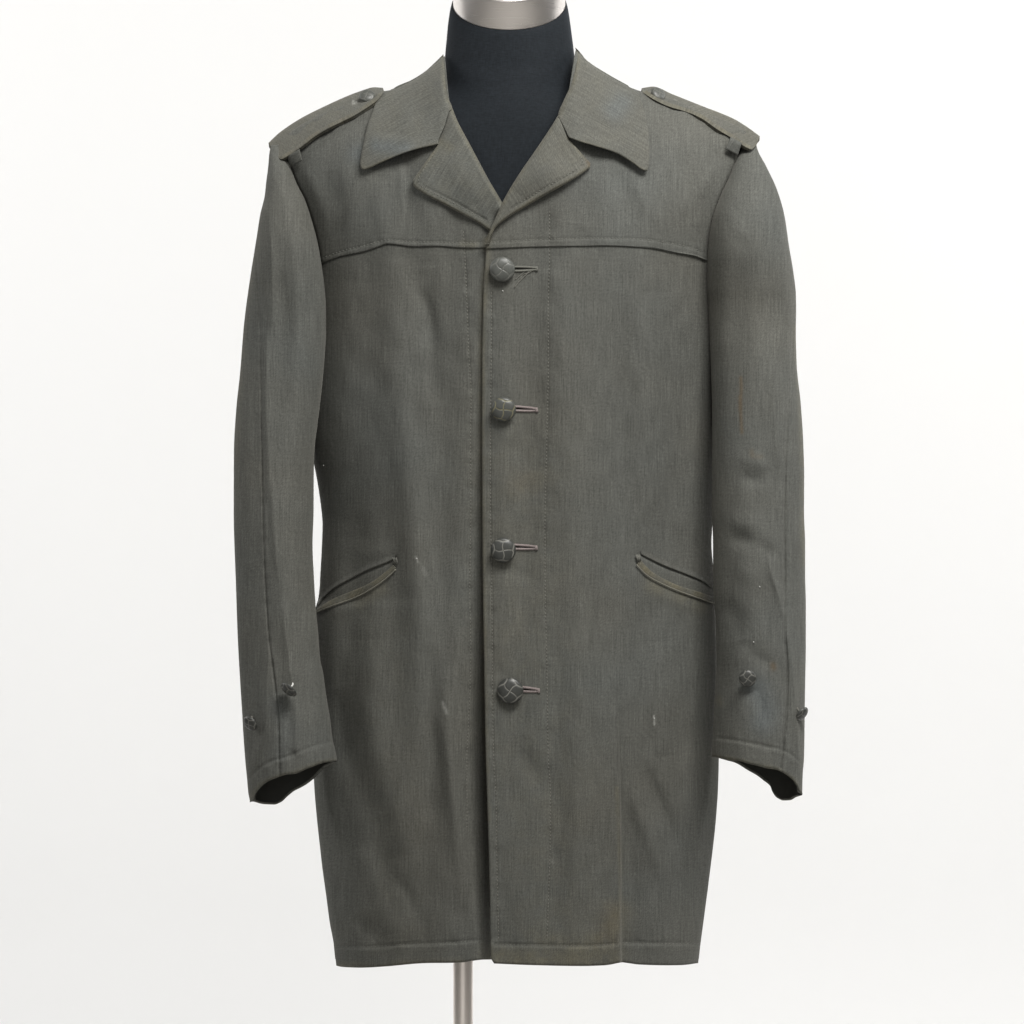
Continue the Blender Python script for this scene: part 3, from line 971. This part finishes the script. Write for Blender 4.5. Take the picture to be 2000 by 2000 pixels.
def leaf(top, bot, lef, rig, fold_side, gap, folds, side, seam_side):
    px, py, D = coons(top, bot, lef, rig, 110, 110)
    Y = np.minimum(base(px, py), 0.006) - (0.0042 if side == 'r' else 0.0)
    # the fall stands away from the coat below and hugs the shoulder above
    k = sst(0, 60, py - topT(px))
    lift = 0.0045 + 0.005 * k + gap(px, py)
    Y = Y - lift - ridges(px, py, folds) - drape(px * 1.3, py * 1.3, 5.0) * 0.5
    return px, py, Y, D


# left leaf, as two-sided patch: left = outer edge, right = fold and gorge
gapL = lambda x, y: 0.006 * np.exp(-(((x - 800) / 50) ** 2 + ((y - 298) / 26) ** 2))
px, py, Y, D = leaf(colL_top, colL_bot, colL_out, colL_fold[:-1] + gorgeL, 'r', gapL, COLF_L, 'l', 'r')
Y = Y + roll(D['l'], 3.5, 0.0022) + roll(D['b'], 3.5, 0.0022) + roll(D['r'], np.where(py < 212, 14.0, 3.0), np.where(py < 212, 0.008, 0.0022))
wearC = dict(zero(px), wear=np.maximum(tint(px, py, [(colL_fold, 9, 0.5), (colL_bot, 7, 0.4)]), 0.12), blue=tint(px, py, [([(735, 285), (790, 290)], 16, 0.45)]))
collar_parts = [(px, py, Y, wearC, UV(px, py, R_(62), (2.2, 0)), 0.0026 * np.clip(D['t'] / 22, 0.06, 1))]
gapR = lambda x, y: 0.007 * np.exp(-(((x - 1165) / 55) ** 2 + ((y - 290) / 26) ** 2))
px, py, Y, D = leaf(colR_top, colR_bot, colR_fold[:-1] + gorgeR, colR_out, 'l', gapR, COLF_R, 'r', 'l')
Y = Y + roll(D['r'], 3.5, 0.0022) + roll(D['b'], 3.5, 0.0022) + roll(D['l'], np.where(py < 226, 14.0, 3.0), np.where(py < 226, 0.008, 0.0022))
wearC = dict(zero(px), wear=np.maximum(tint(px, py, [(colR_fold, 9, 0.4), (colR_bot, 6, 0.25)]), 0.1), blue=tint(px, py, [([(1200, 215), (1215, 200)], 22, 0.4)]))
collar_parts.append((px, py, Y, wearC, UV(px, py, R_(-62), (2.6, 0)), 0.0026 * np.clip(D['t'] / 22, 0.06, 1)))
# behind the neck: a stand-and-fall band that joins the two leaves
ph = np.linspace(0.04, math.pi - 0.04, 60)
tt = np.linspace(0, 1, 14)
PH, TT = np.meshgrid(ph, tt)
pxk = 996 - (122 + 28 * TT) * np.cos(PH)
pyk = 116 + 9 * np.cos(PH) * 1.0 - 10 * np.sin(PH) + 95 * TT ** 1.2
Yk = -0.001 + (0.062 + 0.022 * TT) * np.sin(PH) ** 0.8
collar_parts.append((pxk[:, ::-1], pyk[:, ::-1], Yk[:, ::-1], zero(pxk), UV(pxk, pyk, 0, (3.1, 0)), 0.0026))
col_main = None
for i, (a, b, c, at, uv, thk) in enumerate(collar_parts):
    ob = cshell('collar', a, b, c, uv=uv, at=at, th=thk, mats=[CLOTH], sign=1)
    if i == 0:
        ob['label'] = 'collar leaf on the side with the upturned lower edge'
    elif i == 2:
        ob.name = 'collar_band'

# lapels --------------------------------------------------------------
lapL_roll = [(883.5, 211), (895, 239), (915.6, 277.6), (936, 316), (957, 355), (980, 394), (986, 408), (990, 432)]
lapL_out = [(806, 352), (808.5, 364), (827.6, 378.6), (866.5, 399), (905, 420), (936, 437), (956, 451), (984, 468)]
lapL_top = [(806, 352), (825, 325), (842, 301), (852, 286), (857, 272), (867.7, 248), (877, 219), (883.5, 211)]
LF_L = [([(820, 372), (870, 392), (940, 430)], 8, -0.3), ([(845, 315), (830, 340), (818, 360)], 3, -0.6, 'l'), ([(832, 366), (880, 390), (950, 430)], 3, -0.6, 'l'), ([(870, 290), (900, 340), (930, 400)], 26, 1.6)]
px, py, D = coons(lapL_top, [(984, 468), (986, 450), (990, 432)], lapL_out, lapL_roll, 90, 120)
k = np.clip(D['r'] / 60, 0, 1)
Y = front(px, py, 'l') * 0 + base(px, py) - 0.0055 - 0.004 * (1 - k) - 0.003 * np.exp(-((px - 830) / 30) ** 2) - ridges(px, py, LF_L)
Y = Y + 0.013 * sst(952, 982, px) * sst(405, 440, py)
Y = Y + roll(D['l'], 5.5, 0.0035) + roll(D['r'], 12, 0.009) + roll(D['t'], 4, 0.003)
lapw = dict(zero(px), wear=np.maximum(tint(px, py, [(lapL_roll, 8, 0.55), (lapL_out, 9, 0.5), (lapL_top[:4], 8, 0.5), ([(850, 270), (875, 290)], 18, 0.35)]), 0.15))
lp = cshell('lapel', px, py, Y, uv=UV(px, py, R_(30), (3.6, 0)), at=lapw, th=0.003, mats=[CLOTH])
LAPEL_L = (px, py, Y)
lp['label'] = 'lower lapel tucked under the other front'

lapR_roll = [(1090, 225), (1073.5, 252), (1047.6, 290.6), (1008.8, 347.5), (983, 391.5), (968, 425), (957, 450), (950.5, 474)]
lapR_out = [(1153.5, 319), (1151.5, 328), (1112, 355), (1060.6, 384), (1021.7, 407), (996, 422.6), (978, 435.5), (967, 446), (958, 462), (951.5, 478)]
lapR_top = [(1090, 225), (1098, 243), (1110.6, 269), (1133, 296), (1153.5, 319)]
LF_R = [([(1108, 285), (1122, 305), (1135, 325)], 3, -0.6, 'l'), ([(1125, 335), (1060, 370), (1000, 407)], 3, -0.5, 'l'), ([(1080, 260), (1060, 310), (1010, 380)], 24, 1.8)]
px, py, D = coons(lapR_top, [(950.5, 474), (951.5, 478)], lapR_roll, lapR_out, 90, 120)
k = np.clip(D['l'] / 60, 0, 1)
Y = base(px, py) - 0.0042 - 0.0065 - 0.004 * (1 - k) - 0.006 * np.exp(-(((px - 1100) / 50) ** 2 + ((py - 350) / 40) ** 2)) - ridges(px, py, LF_R)
Y = Y + roll(D['r'], 6, 0.0045) + roll(D['l'], 12, 0.009) + roll(D['t'], 4, 0.003)
lapw = dict(zero(px), wear=np.maximum(tint(px, py, [(lapR_roll, 8, 0.45), (lapR_out, 8, 0.6), (lapR_top[2:], 6, 0.45)]), 0.13), stain=tint(px, py, [([(1149, 316), (1152, 322)], 5, 0.3)]))
lp = cshell('lapel', px, py, Y, uv=UV(px, py, R_(-32), (4.1, 0)), at=lapw, th=0.003, mats=[CLOTH])
LAPEL_R = (px, py, Y)
lp['label'] = 'upper lapel running into the buttoned front edge'

# pockets -------------------------------------------------------------


def strip(up, lo, n, m):
    s = ease(n, 160, 10)
    a, b = spline(up, s), spline(lo, s)
    t = ease(m, 14, 4)[:, None, None]
    P = a[None] * (1 - t) + b[None] * t
    d = np.linalg.norm(b - a, axis=1)[None, :]
    t = t[..., 0]
    return P[..., 0], P[..., 1], t * d, (1 - t) * d, s[None, :] + 0 * t


for side, slit, up, lo in (('l', pkL_slit, pkL_up, pkL_lo), ('r', pkR_slit, pkR_up, pkR_lo)):
    pk = bpy.data.objects.new('pocket', None)
    link(pk, coat)
    pk.empty_display_size = 0.05
    pk['label'] = 'slanted welt pocket on the front panel with the buttons' if side == 'l' else 'slanted welt pocket on the panel with the buttonholes'
    px, py, dt, db, s_ = strip(up, lo, 90, 12)
    Y = front(px, py, side) - 0.0019 + roll(dt, 3, 0.0014) + roll(db, 3.5, 0.0022)
    at = dict(zero(px), wear=np.clip(0.75 + 0.3 * np.sin(px / 9), 0, 1) * 0.85)
    o = cshell('welt', px, py, Y, parent=pk, at=at, uv=UV(px, py, R_(25), (5, 0)), th=0.0025, mats=[CLOTH])
    coatpart(o)
    # bright worn piping at the foot of the welt
    q = spline(lo, 60)
    pts = np.array([W(x, y, front_at(x, y, side) - 0.0022) for x, y in q])
    V, F = tubes([pts], 0.0007, 6)
    n = len(V)
    o = build('piping', V, F, [CLOTH], pk, True, None, dict(wear=np.full(n, 1.0), stain=np.zeros(n), mark=np.full(n, 0.22), blue=np.zeros(n)), np.random.RandomState(3).rand(n, 2))
    coatpart(o)
    # overhanging upper lip of the opening
    sl = np.array(slit)
    upper = [(x + (0.5 if side == 'l' else -0.5), y - 16) for x, y in slit]
    px, py, dt, db, s_ = strip(upper, slit, 90, 16)
    f = np.clip(dt / 14, 0, 1)
    e = np.sin(np.pi * np.clip(s_, 0.0, 1.0)) ** 0.35
    Y = front(px, py, side) + ridges(px, py, FOLDS[-5:-3]) - (0.0016 * f ** 2.2 * e - 0.0001) + roll(db, 3, 0.002)
    o = cshell('pocket_lip', px, py, Y, parent=pk, at=tints(px, py), uv=UV(px, py, 0, (5.5, 0)), th=0.0015, mats=[CLOTH])
    coatpart(o)
    # bar tacks at the inner end
    ex, ey = (772, 1094) if side == 'l' else (1247, 1088)
    paths = []
    for k in range(5):
        x, y = ex + (k - 2) * 1.6, ey + (k % 2) * 1.5
        Y0 = front_at(x, y, side) - 0.0028
        paths.append(W([x - 1.5, x, x + 1.5], [y - 5, y + 1, y + 7], [Y0, Y0 - 0.0006, Y0]))
    V, F = tubes(paths, 0.00055, 5)
    coatpart(build('bar_tack', V, F, [THREAD_DARK], pk))

# shoulder straps ------------------------------------------------------


def epaulette(top, bot, lef, rig, inner_left, button_pos, knot):
    """top/bot left to right"""
    px, py, D = coons(top, bot, lef, rig, 90, 26)
    hgt = (D['t'] / np.maximum(D['t'] + D['b'], 1e-6))
    outer = np.abs(px[-1:] - (530 if not inner_left else 1478))
    Ybot = base(px[-1:], py[-1:]) - 0.0105 - 0.015 * np.exp(-(outer / 40) ** 2)
    Ytop = 0.016
    Y = Ytop + (Ybot - Ytop) * hgt ** 0.7
    Y = Y - drape(px * 2, py * 2, 4.0) * 0.8
    Y = Y + roll(D['b'], 3, 0.002) + roll(D['l'], 3, 0.002) + roll(D['r'], 3, 0.002)
    # carry on over the shoulder to the back
    ex = []
    for k, (dy, dY) in enumerate(((3, 0.012), (9, 0.020), (20, 0.027), (34, 0.032))):
        g_ = (px[:1] - px[:1].min()) / (px[:1].max() - px[:1].min())
        ex.append((px[:1] + dy * 1.1 * ((1 - g_) ** 3 - g_ ** 3), py[:1] + dy, Y[:1] + dY))
    ex = ex[::-1]
    px2 = np.concatenate([e[0] for e in ex] + [px])
    py2 = np.concatenate([e[1] for e in ex] + [py])
    Y2 = np.concatenate([e[2] for e in ex] + [Y])
    w_ = np.maximum(tint(px2, py2, [(bot, 5, 0.5), (top, 5, 0.35), (lef, 5, 0.4), (rig, 5, 0.4)]), 0.15)
    n_ext = len(ex)
    o = cshell('epaulette', px2, py2, Y2, at=dict(zero(px2), wear=w_, mark=tint(px2, py2, knot)), uv=UV(px2, py2, R_(68 if inner_left else -68), (6, 0)), th=0.0036, mats=[CLOTH])
    d = (px - button_pos[0]) ** 2 + (py - button_pos[1]) ** 2
    i = np.unravel_index(np.argmin(d), d.shape)
    return o, float(Y[i])


epL_top = [(524.4, 279), (547, 258), (587.6, 231), (641.5, 204), (682, 186), (715, 174), (729, 170.5), (748, 171.5)]
epL_bot = [(546, 311), (552, 311), (587.7, 288), (614.6, 267), (641.5, 251), (690, 227), (722, 207), (738, 195), (746, 185)]
epL, epLY = epaulette(epL_top, epL_bot, [(524.4, 279), (533, 295), (546, 311)], [(748, 171.5), (749.5, 178), (746, 185)], False, (717, 188), [([(690, 197), (688, 202), (696, 200)], 2.2, 0.45)])
epL['label'] = 'shoulder strap with its tip pointing to the collar leaf with the upturned edge'
epR_top = [(1253.5, 172), (1280, 169.5), (1310, 182.5), (1370, 206.5), (1430, 230.5), (1460, 248.5), (1484, 266)]
epR_bot = [(1256, 181), (1274, 193), (1304, 207.5), (1340, 218.5), (1370, 231.5), (1400, 252.5), (1430, 270.5), (1455, 287), (1468, 293)]
epR, epRY = epaulette(epR_top, epR_bot, [(1253.5, 172), (1253, 176), (1256, 181)], [(1484, 266), (1477, 284), (1468, 293)], True, (1286, 184), [([(1302, 194), (1310, 197), (1318, 196)], 2.0, 0.5)])
epR['label'] = 'shoulder strap with a wavy lower edge'

for quad, side in (([(560.5, 305), (585, 291), (590.5, 313), (567, 327)], 'l'), ([(1427, 267), (1449, 279), (1441, 303.5), (1417.5, 291)], 'r')):
    a, b, c, d = quad
    px, py, D = coons([a, b], [d, c], [a, d], [b, c], 16, 18)
    Y = base(px, py) - 0.0085 - (0.0042 if side == 'r' else 0) - 0.0012 * np.sin(np.pi * np.clip(D['l'] / 28, 0, 1)) - 0.006 * np.clip(D['b'] / 20, 0, 1)
    Y = Y + roll(D['l'], 2, 0.0012) + roll(D['r'], 2, 0.0012) + roll(D['b'], 2, 0.0012)
    cshell('strap_loop', px, py, Y, uv=UV(px, py, R_(30), (7, 0)), at=zero(px), th=0.002, mats=[CLOTH])

# buttons --------------------------------------------------------------
PAT = [[(0.02, 0.70), (-0.06, 0.35), (0.0, 0.0), (0.07, -0.4), (-0.03, -0.76)],
       [(-0.70, 0.06), (-0.35, -0.06), (0.0, 0.0), (0.4, 0.06), (0.76, 0.02)],
       [(-0.62, 0.76), (-0.3, 0.76), (0.02, 0.70), (0.3, 0.76), (0.52, 0.84)],
       [(-0.86, 0.54), (-0.74, 0.40), (-0.70, 0.06), (-0.80, -0.2), (-0.86, -0.46)],
       [(0.86, 0.56), (0.82, 0.3), (0.76, 0.02), (0.80, -0.2), (0.68, -0.58)],
       [(-0.66, -0.72), (-0.4, -0.79), (-0.03, -0.76), (0.2, -0.83), (0.40, -0.80)]]


def button_mesh(R, mat, name='button', flat=False):
    nr, na = (26, 84) if not flat else (16, 48)
    rr = np.linspace(0.02, 1, nr) ** 0.9
    aa = np.linspace(0, 2 * math.pi, na, endpoint=False)
    A, Q = np.meshgrid(aa, rr)
    x, z = Q * np.cos(A), Q * np.sin(A)
    h = 0.38 * (1 - Q ** 2.6) ** 0.58
    ln = np.zeros(x.size)
    gr = np.zeros(x.size)
    sd_ = np.zeros(x.size)
    for p in PAT:
        idx, d, sd, t, sh = Line(p, 30).field(x, z, 0.6)
        e = np.sin(np.pi * np.clip(t, 0.06, 0.94)) ** 0.3
        g = np.exp(-(d / 0.035) ** 2) * e
        ln[idx] = np.maximum(ln[idx], g)
        gr[idx] = np.maximum(gr[idx], np.exp(-(d / 0.05) ** 2) * e)
        sd_[idx] += sd * np.exp(-d / 0.10) * 0.007 * e
    ln, gr, sd_ = [v.reshape(x.shape) for v in (ln, gr, sd_)]
    h = h - 0.028 * gr + sd_ * (1 - Q ** 8)
    top = np.stack([x, -h, z], -1).reshape(-1, 3)
    ring2 = [np.stack([np.cos(aa) * q, np.full(na, yy), np.sin(aa) * q], -1) for q, yy in ((1.0, 0.06), (0.93, 0.13), (0.75, 0.17), (0.02, 0.18))]
    V = np.concatenate([top] + ring2) * R
    n = nr + 4
    F = gridfaces(n, na, 0, True, flip=True)
    lin = np.r_[ln.ravel() * 1.0, np.zeros(4 * na)]
    me_o = build(name, V, F, [mat], None, True, None, dict(line=lin))
    return me_o


def place(o, px, py, Y, rot=(0, 0, 0), parent=None):
    o.location = W(px, py, Y)
    o.rotation_euler = rot
    o.parent = coat if parent is None else parent
    o.location.z -= CZ
    return o


for i, (bx_, by_, r, tw, mat, tilt) in enumerate(((981, 526, 24, R_(42), LEATHER_PLAIN, (0.05, 0.06)), (983.5, 799.5, 23.5, R_(12), LEATHER_OLIVE, (0.10, 0.0)),
                                                   (983, 1074.5, 24, R_(0), LEATHER, (0.06, 0)), (996.5, 1349, 25, R_(45), LEATHER, (0.08, 0)))):
    o = button_mesh(r * S, mat)
    Y0 = front_at(bx_, by_, 'r')
    place(o, bx_, by_, Y0 - 0.0055, (tilt[0], tw, tilt[1]))
    o['label'] = ('front button with a quartered leather cover', 'front button with olive worn edges', 'front button with the square upright weave', 'front button with the diagonal weave, low on the coat')[i]
    pts = [W(bx_, by_, Y0 - 0.0055 + 0.18 * r * S - 0.0002), W(bx_, by_, Y0 + 0.001)]
    V, F = tubes([np.array([pts[0], (pts[0] + pts[1]) / 2, pts[1]])], 0.0016, 8)
    V = np.array(V) - np.array(o.location) - np.array([0, 0, CZ])
    sh = build('shank', V, F, [THREAD], None)
    sh.parent = o
    sh.rotation_euler = (0, 0, 0)

# epaulette buttons lie on the straps and look upward
o = button_mesh(15.5 * S, LEATHER_PLAIN, flat=True)
place(o, 717, 187, epLY - 0.0075, (R_(-38), 0.3, R_(-16)))
o = button_mesh(15.5 * S, LEATHER_PLAIN, flat=True)
place(o, 1286, 183, epRY - 0.0075, (R_(-40), 0.5, R_(14)))

# cuff buttons, sewn on long loose shanks
for left, bx_, by_, r, rot, dY in ((True, 564, 1347, 17.5, (R_(64), R_(38), 0), -0.011), (True, 488.5, 1413, 15.5, (R_(32), R_(22), R_(-25)), -0.013),
                                   (False, 1460, 1325, 16.5, (R_(14), R_(42), R_(6)), -0.0075), (False, 1566, 1395, 16, (R_(62), R_(-50), 0), -0.012)):
    o = button_mesh(r * S, LEATHER, flat=True)
    Y0 = sleeve_depth(bx_, by_, left)
    Y0 = Y0 + dY if Y0 < -0.02 else Y0 + dY
    sl = sleeveL if left else sleeveR
    place(o, bx_, by_, Y0, rot, sl)
    o.location.z += CZ
    # parent's own offset
    o.location.z -= 0
    k = 1 if left else -1
    hx_, hy_ = (bx_ + 7, by_ - 9) if (left and bx_ > 500) else ((bx_ - 9, by_ - 9) if bx_ > 1500 else (bx_ + 3 * k, by_ - 10))
    q = [np.array(W(hx_ + a, hy_ + b, sleeve_depth(hx_ + a, hy_ + b, left) - c)) for a, b, c in ((0, -4, -0.001), (1, -1, 0.0035), ((bx_ - hx_) * .5, (by_ - hy_) * .5, 0.006))] + [np.array(W(bx_, by_, Y0 + 0.002))]
    V, F = tubes([spline(q, 10)], 0.0008, 6)
    build('thread', V, F, [LINT if bx_ == 564 else THREAD], sl)

# buttonholes ----------------------------------------------------------
for i, (x0, x1, y0, y1, mat) in enumerate(((1003, 1049, 525.5, 525, THREAD_DARK), (1005, 1049, 797.5, 800.5, PINK), (1005, 1048.5, 1068, 1070, PINK), (1018, 1053, 1345.5, 1349, PINK))):
    bh = bpy.data.objects.new('buttonhole', None)
    link(bh, coat)
    bh.empty_display_size = 0.02
    xs = np.linspace(x0 - 8, x1, 60)
    f = (xs - xs[0]) / (xs[-1] - xs[0])
    mid = y0 + (y1 - y0) * f
    op = 2.0 * np.clip(1 - f ** 2.2 * 1.25, 0, 1) ** 0.7 + 0.9
    Ys = np.array([front_at(x, y, 'r') for x, y in zip(xs, mid)])
    wob = np.sin(np.arange(60) * 2.1) * 0.25
    a = W(xs, mid - op + wob * 0.5, Ys - 0.0009 + 0.0001 * wob)
    b = W(xs, mid + op + wob * 0.5, Ys - 0.0006 - 0.0001 * wob)
    # overcast stitches: many tiny turns of thread round each lip
    paths = [a, b]
    for row, sgn in ((a, -1), (b, 1)):
        for k in range(1, 59, 2):
            p = row[k]
            paths.append(np.array([p + np.array([0, 0.0006, sgn * -0.0014]), p + np.array([0.0001, -0.0007, sgn * -0.0003]), p + np.array([0.0002, -0.0003, sgn * -0.0002])]))
    V, F = tubes(paths, 0.00068, 5)
    coatpart(build('lip', V, F, [mat], bh))
    if i == 0:
        lt = []
        for c in ([(1036, 527), (1024, 540), (1012, 552), (1005, 562)], [(1027, 528), (1018, 536), (1006, 546)], [(1040, 528), (1032, 533), (1022, 536), (1016, 545)]):
            q = spline(c, 12)
            lt.append(np.array([W(x, y, front_at(x, y, 'r') - 0.0009) for x, y in q]))
        V, F = tubes(lt, 0.00035, 5)
        coatpart(build('loose_thread', V, F, [THREAD], bh))
    # end bar
    e = W([x1 - 1, x1, x1 + 1], [y1 - 4.5, y1, y1 + 4.5], [Ys[-1] - 0.001] * 3)
    V, F = tubes([e, e + np.array([-0.001, 0, 0])], 0.0008, 5)
    coatpart(build('end_bar', V, F, [mat], bh))
    m_ = op > 1.0
    up = W(xs[m_], (mid - op)[m_], Ys[m_] - 0.0004)
    lo_ = W(xs[m_], (mid + op)[m_], Ys[m_] - 0.0004)
    n = len(up)
    V = np.concatenate([up, lo_, up + [0, 0.0004, 0], lo_ + [0, 0.0004, 0]])
    F = [(k, k + n, k + n + 1, k + 1) for k in range(n - 1)]
    coatpart(build('slit', V, F, [SLIT_SHADE], bh, smooth=False))  # dark strip laid over the cloth, painting the shade inside the buttonhole

# top stitching ---------------------------------------------------------


def stitches(line, pitch, length, dep, mat, lw=0.00040, jit=0.25):
    ln = Line(line, 200)
    n = int(ln.len / pitch)
    a = (np.arange(n) + 0.1) * pitch
    P0 = np.stack([np.interp(a, ln.d, ln.p[:, k]) for k in (0, 1)], -1)
    P1 = np.stack([np.interp(a + length, ln.d, ln.p[:, k]) for k in (0, 1)], -1)
    P0 = P0 + rng.uniform(-jit, jit, P0.shape)
    P1 = P1 + rng.uniform(-jit, jit, P1.shape)
    Y0, Y1 = dep(P0[:, 0], P0[:, 1]), dep(P1[:, 0], P1[:, 1])
    M = (P0 + P1) / 2
    Ym = (Y0 + Y1) / 2
    paths = []
    for k in range(n):
        paths.append(W([P0[k, 0], M[k, 0], P1[k, 0]], [P0[k, 1], M[k, 1], P1[k, 1]], [Y0[k] + 0.0002, Ym[k] - 0.0004, Y1[k] + 0.0002]))
    return tubes(paths, lw, 4)


fl = lambda x, y: front(x[None], y[None], 'l')[0]
frr = lambda x, y: front(x[None], y[None], 'r')[0]
yl = lambda x, y: fl(x, y) - 0.0017
yr = lambda x, y: frr(x, y) - 0.0017
def lapel_depth(A):
    def f(x, y):
        return np.array([A[2].ravel()[np.argmin((A[0] - a) ** 2 + (A[1] - b) ** 2)] for a, b in zip(x, y)])
    return f


stLL = [(850, 296), (834, 322), (818, 348), (822, 362), (850, 378), (905, 406), (955, 434)]
stLR = [(1120, 290), (1138, 318), (1100, 346), (1045, 378), (1012, 398)]
for nm, lst, mat in (('stitching', [(stYL, yl), (hemL, fl), (stFL, lambda x, y: np.where(y < 484, yl(x, y), fl(x, y))), (stLL, lapel_depth(LAPEL_L))], THREAD_DARK),
                     ('stitching', [(stYR, yr), (hemR, frr), (hemR2, frr), (stFR1, frr), (stFR2, lambda x, y: np.where(y < 480, yr(x, y), frr(x, y))), (stLR, lapel_depth(LAPEL_R))], THREAD_DARK)):
    VV, FF, MI = [], [], []
    for line, dep in lst:
        V, F = stitches(line, 7.0, 4.2, dep, mat, lw=0.00042 if line in (stFR2, stFR1, stFL) else 0.00034)
        off = len(VV)
        VV += list(V)
        FF += [tuple(q + off for q in f) for f in F]
        MI += [1 if line in (stFL, stFR1, stFR2) else 0] * len(F)
    o = coatpart(build(nm, VV, FF, [mat, THREAD], coat, True, MI))
    o['kind'] = 'stuff'

# lint specks
paths = []
for x, y, dep in ((632, 909, 'l'), (814, 1091, 'l'), (982, 568, 'r'), (1278, 1403, 'r')):
    Y0 = front_at(x, y, dep) - 0.0006
    paths.append(W([x - 0.6, x, x + 0.5], [y - 0.8, y, y + 0.9], [Y0, Y0 - 0.0003, Y0]))
for x, y in ((1472, 1254), (1484, 1146)):
    Y0 = sleeve_depth(x, y, False) - 0.0006
    paths.append(W([x - 0.6, x, x + 0.5], [y - 0.8, y, y + 0.9], [Y0, Y0 - 0.0003, Y0]))
V, F = tubes(paths, 0.0004, 5)
o = coatpart(build('lint', V, F, [LINT], coat))
o['kind'] = 'stuff'

# ------------------------------------------------------------------ dress form
POLE_X = (904 - 1000) * S
form = thing('dress_form', 'black jersey dress form with metal neck cap and steel pole inside the grey coat', 'dress form', (POLE_X, 0.02, 0))
FO = np.array([POLE_X, 0.02, 0])
# torso and neck: stacked ellipses (py, centre x, half width px, front depth, back depth)
rows = [(8, 994.5, 111.5, -0.045, 0.066), (20, 994.5, 115.0, -0.046, 0.066), (41, 994.5, 118.5, -0.047, 0.066), (74, 995, 122.5, -0.049, 0.066), (106, 995.5, 126, -0.051, 0.066), (130, 996, 128, -0.054, 0.067), (160, 997, 132, -0.058, 0.069),
        (190, 998, 150, -0.063, 0.072), (215, 998, 200, -0.068, 0.075), (250, 998, 290, -0.073, 0.080), (290, 998, 345, -0.077, 0.084), (340, 998, 362, -0.081, 0.088), (394, 998, 362, -0.086, 0.092), (440, 998, 360, -0.090, 0.094), (600, 998, 348, -0.086, 0.096),
        (900, 998, 330, -0.078, 0.086), (1150, 998, 335, -0.078, 0.085), (1400, 998, 345, -0.078, 0.086), (1480, 998, 340, -0.074, 0.080), (1500, 998, 300, -0.060, 0.066), (1505, 998, 60, -0.02, 0.02)]
rw = np.array(rows)
# tilt of the neck ring: front lower than back
TILT = R_(24.7)
seg = 128
ang = np.linspace(0, 2 * math.pi, seg, endpoint=False)
yy = np.r_[np.linspace(8, 200, 40), np.linspace(205, 460, 40), np.linspace(480, 1505, 40)]
cols = [pchip(np.stack([rw[:, 0], rw[:, k]], -1), 0)(yy) for k in range(1, 5)]
verts = []
for i, y in enumerate(yy):
    cx, hw, fd, bd = [c[i] for c in cols]
    cyy, hd = (fd + bd) / 2, (bd - fd) / 2
    kk = np.clip((190 - y) / 182, 0, 1) ** 1.0
    Yv = cyy - hd * np.sin(ang)
    tilt = math.tan(TILT) * kk * (Yv - cyy) / S            # rows near the top lean with the cap
    verts.append(W(cx + hw * np.cos(ang), y - tilt * 1.0, Yv))
verts = np.array(verts)
Fc = gridfaces(len(yy), seg, 0, True, flip=True)
o = build('torso_cover', verts.reshape(-1, 3) - FO, Fc, [JERSEY], form)
o['label'] = 'black jersey cover over neck and torso'
# cap on the tilted ring
ring = verts[0]
cen = ring.mean(0)
e1 = np.array([1.0, 0, 0])
e2 = ring[seg * 3 // 4] - ring[seg // 4]
e2 = e2 / np.linalg.norm(e2)
nrm = np.cross(e1, e2)
if nrm[2] < 0:
    nrm = -nrm
ra = np.linalg.norm(ring[0] - ring[seg // 2]) / 2
rb = np.linalg.norm(ring[seg // 4] - ring[seg * 3 // 4]) / 2
capv = []
H = 0.0315
prof = [(0.975, -0.006), (0.985, -0.001), (0.985, 0.001), (0.985, H - 0.0035), (0.98, H - 0.0015), (0.965, H - 0.0003), (0.94, H), (0.90, H + 0.0008), (0.5, H + 0.004), (0.02, H + 0.005)]
# extra loops along the wall keep the shading crisp
for q, hh in prof:
    capv.append(cen + nrm * hh + np.outer(np.cos(ang) * ra * q, e1) - np.outer(np.sin(ang) * rb * q, e2))
capv = np.array(capv)
o = build('neck_cap', capv.reshape(-1, 3) - FO, gridfaces(len(prof), seg, 0, True), [NICKEL], form)
# pole, flange and base
pr = 19.0 * S * 1.005
lathe('pole', [(pr, 0.012), (pr, 0.78), (pr * 0.98, 0.80)], STEEL, form, 64)
lathe('flange', [(0.012, 0.775), (0.034, 0.776), (0.036, 0.779), (0.036, 0.788), (0.034, 0.80)], NICKEL, form, 48)
lathe('base', [(0.012, 0.03), (0.03, 0.028), (0.034, 0.022), (0.09, 0.018), (0.165, 0.012), (0.172, 0.008), (0.172, 0.0005), (0.01, 0.0005)], NICKEL, form, 96)
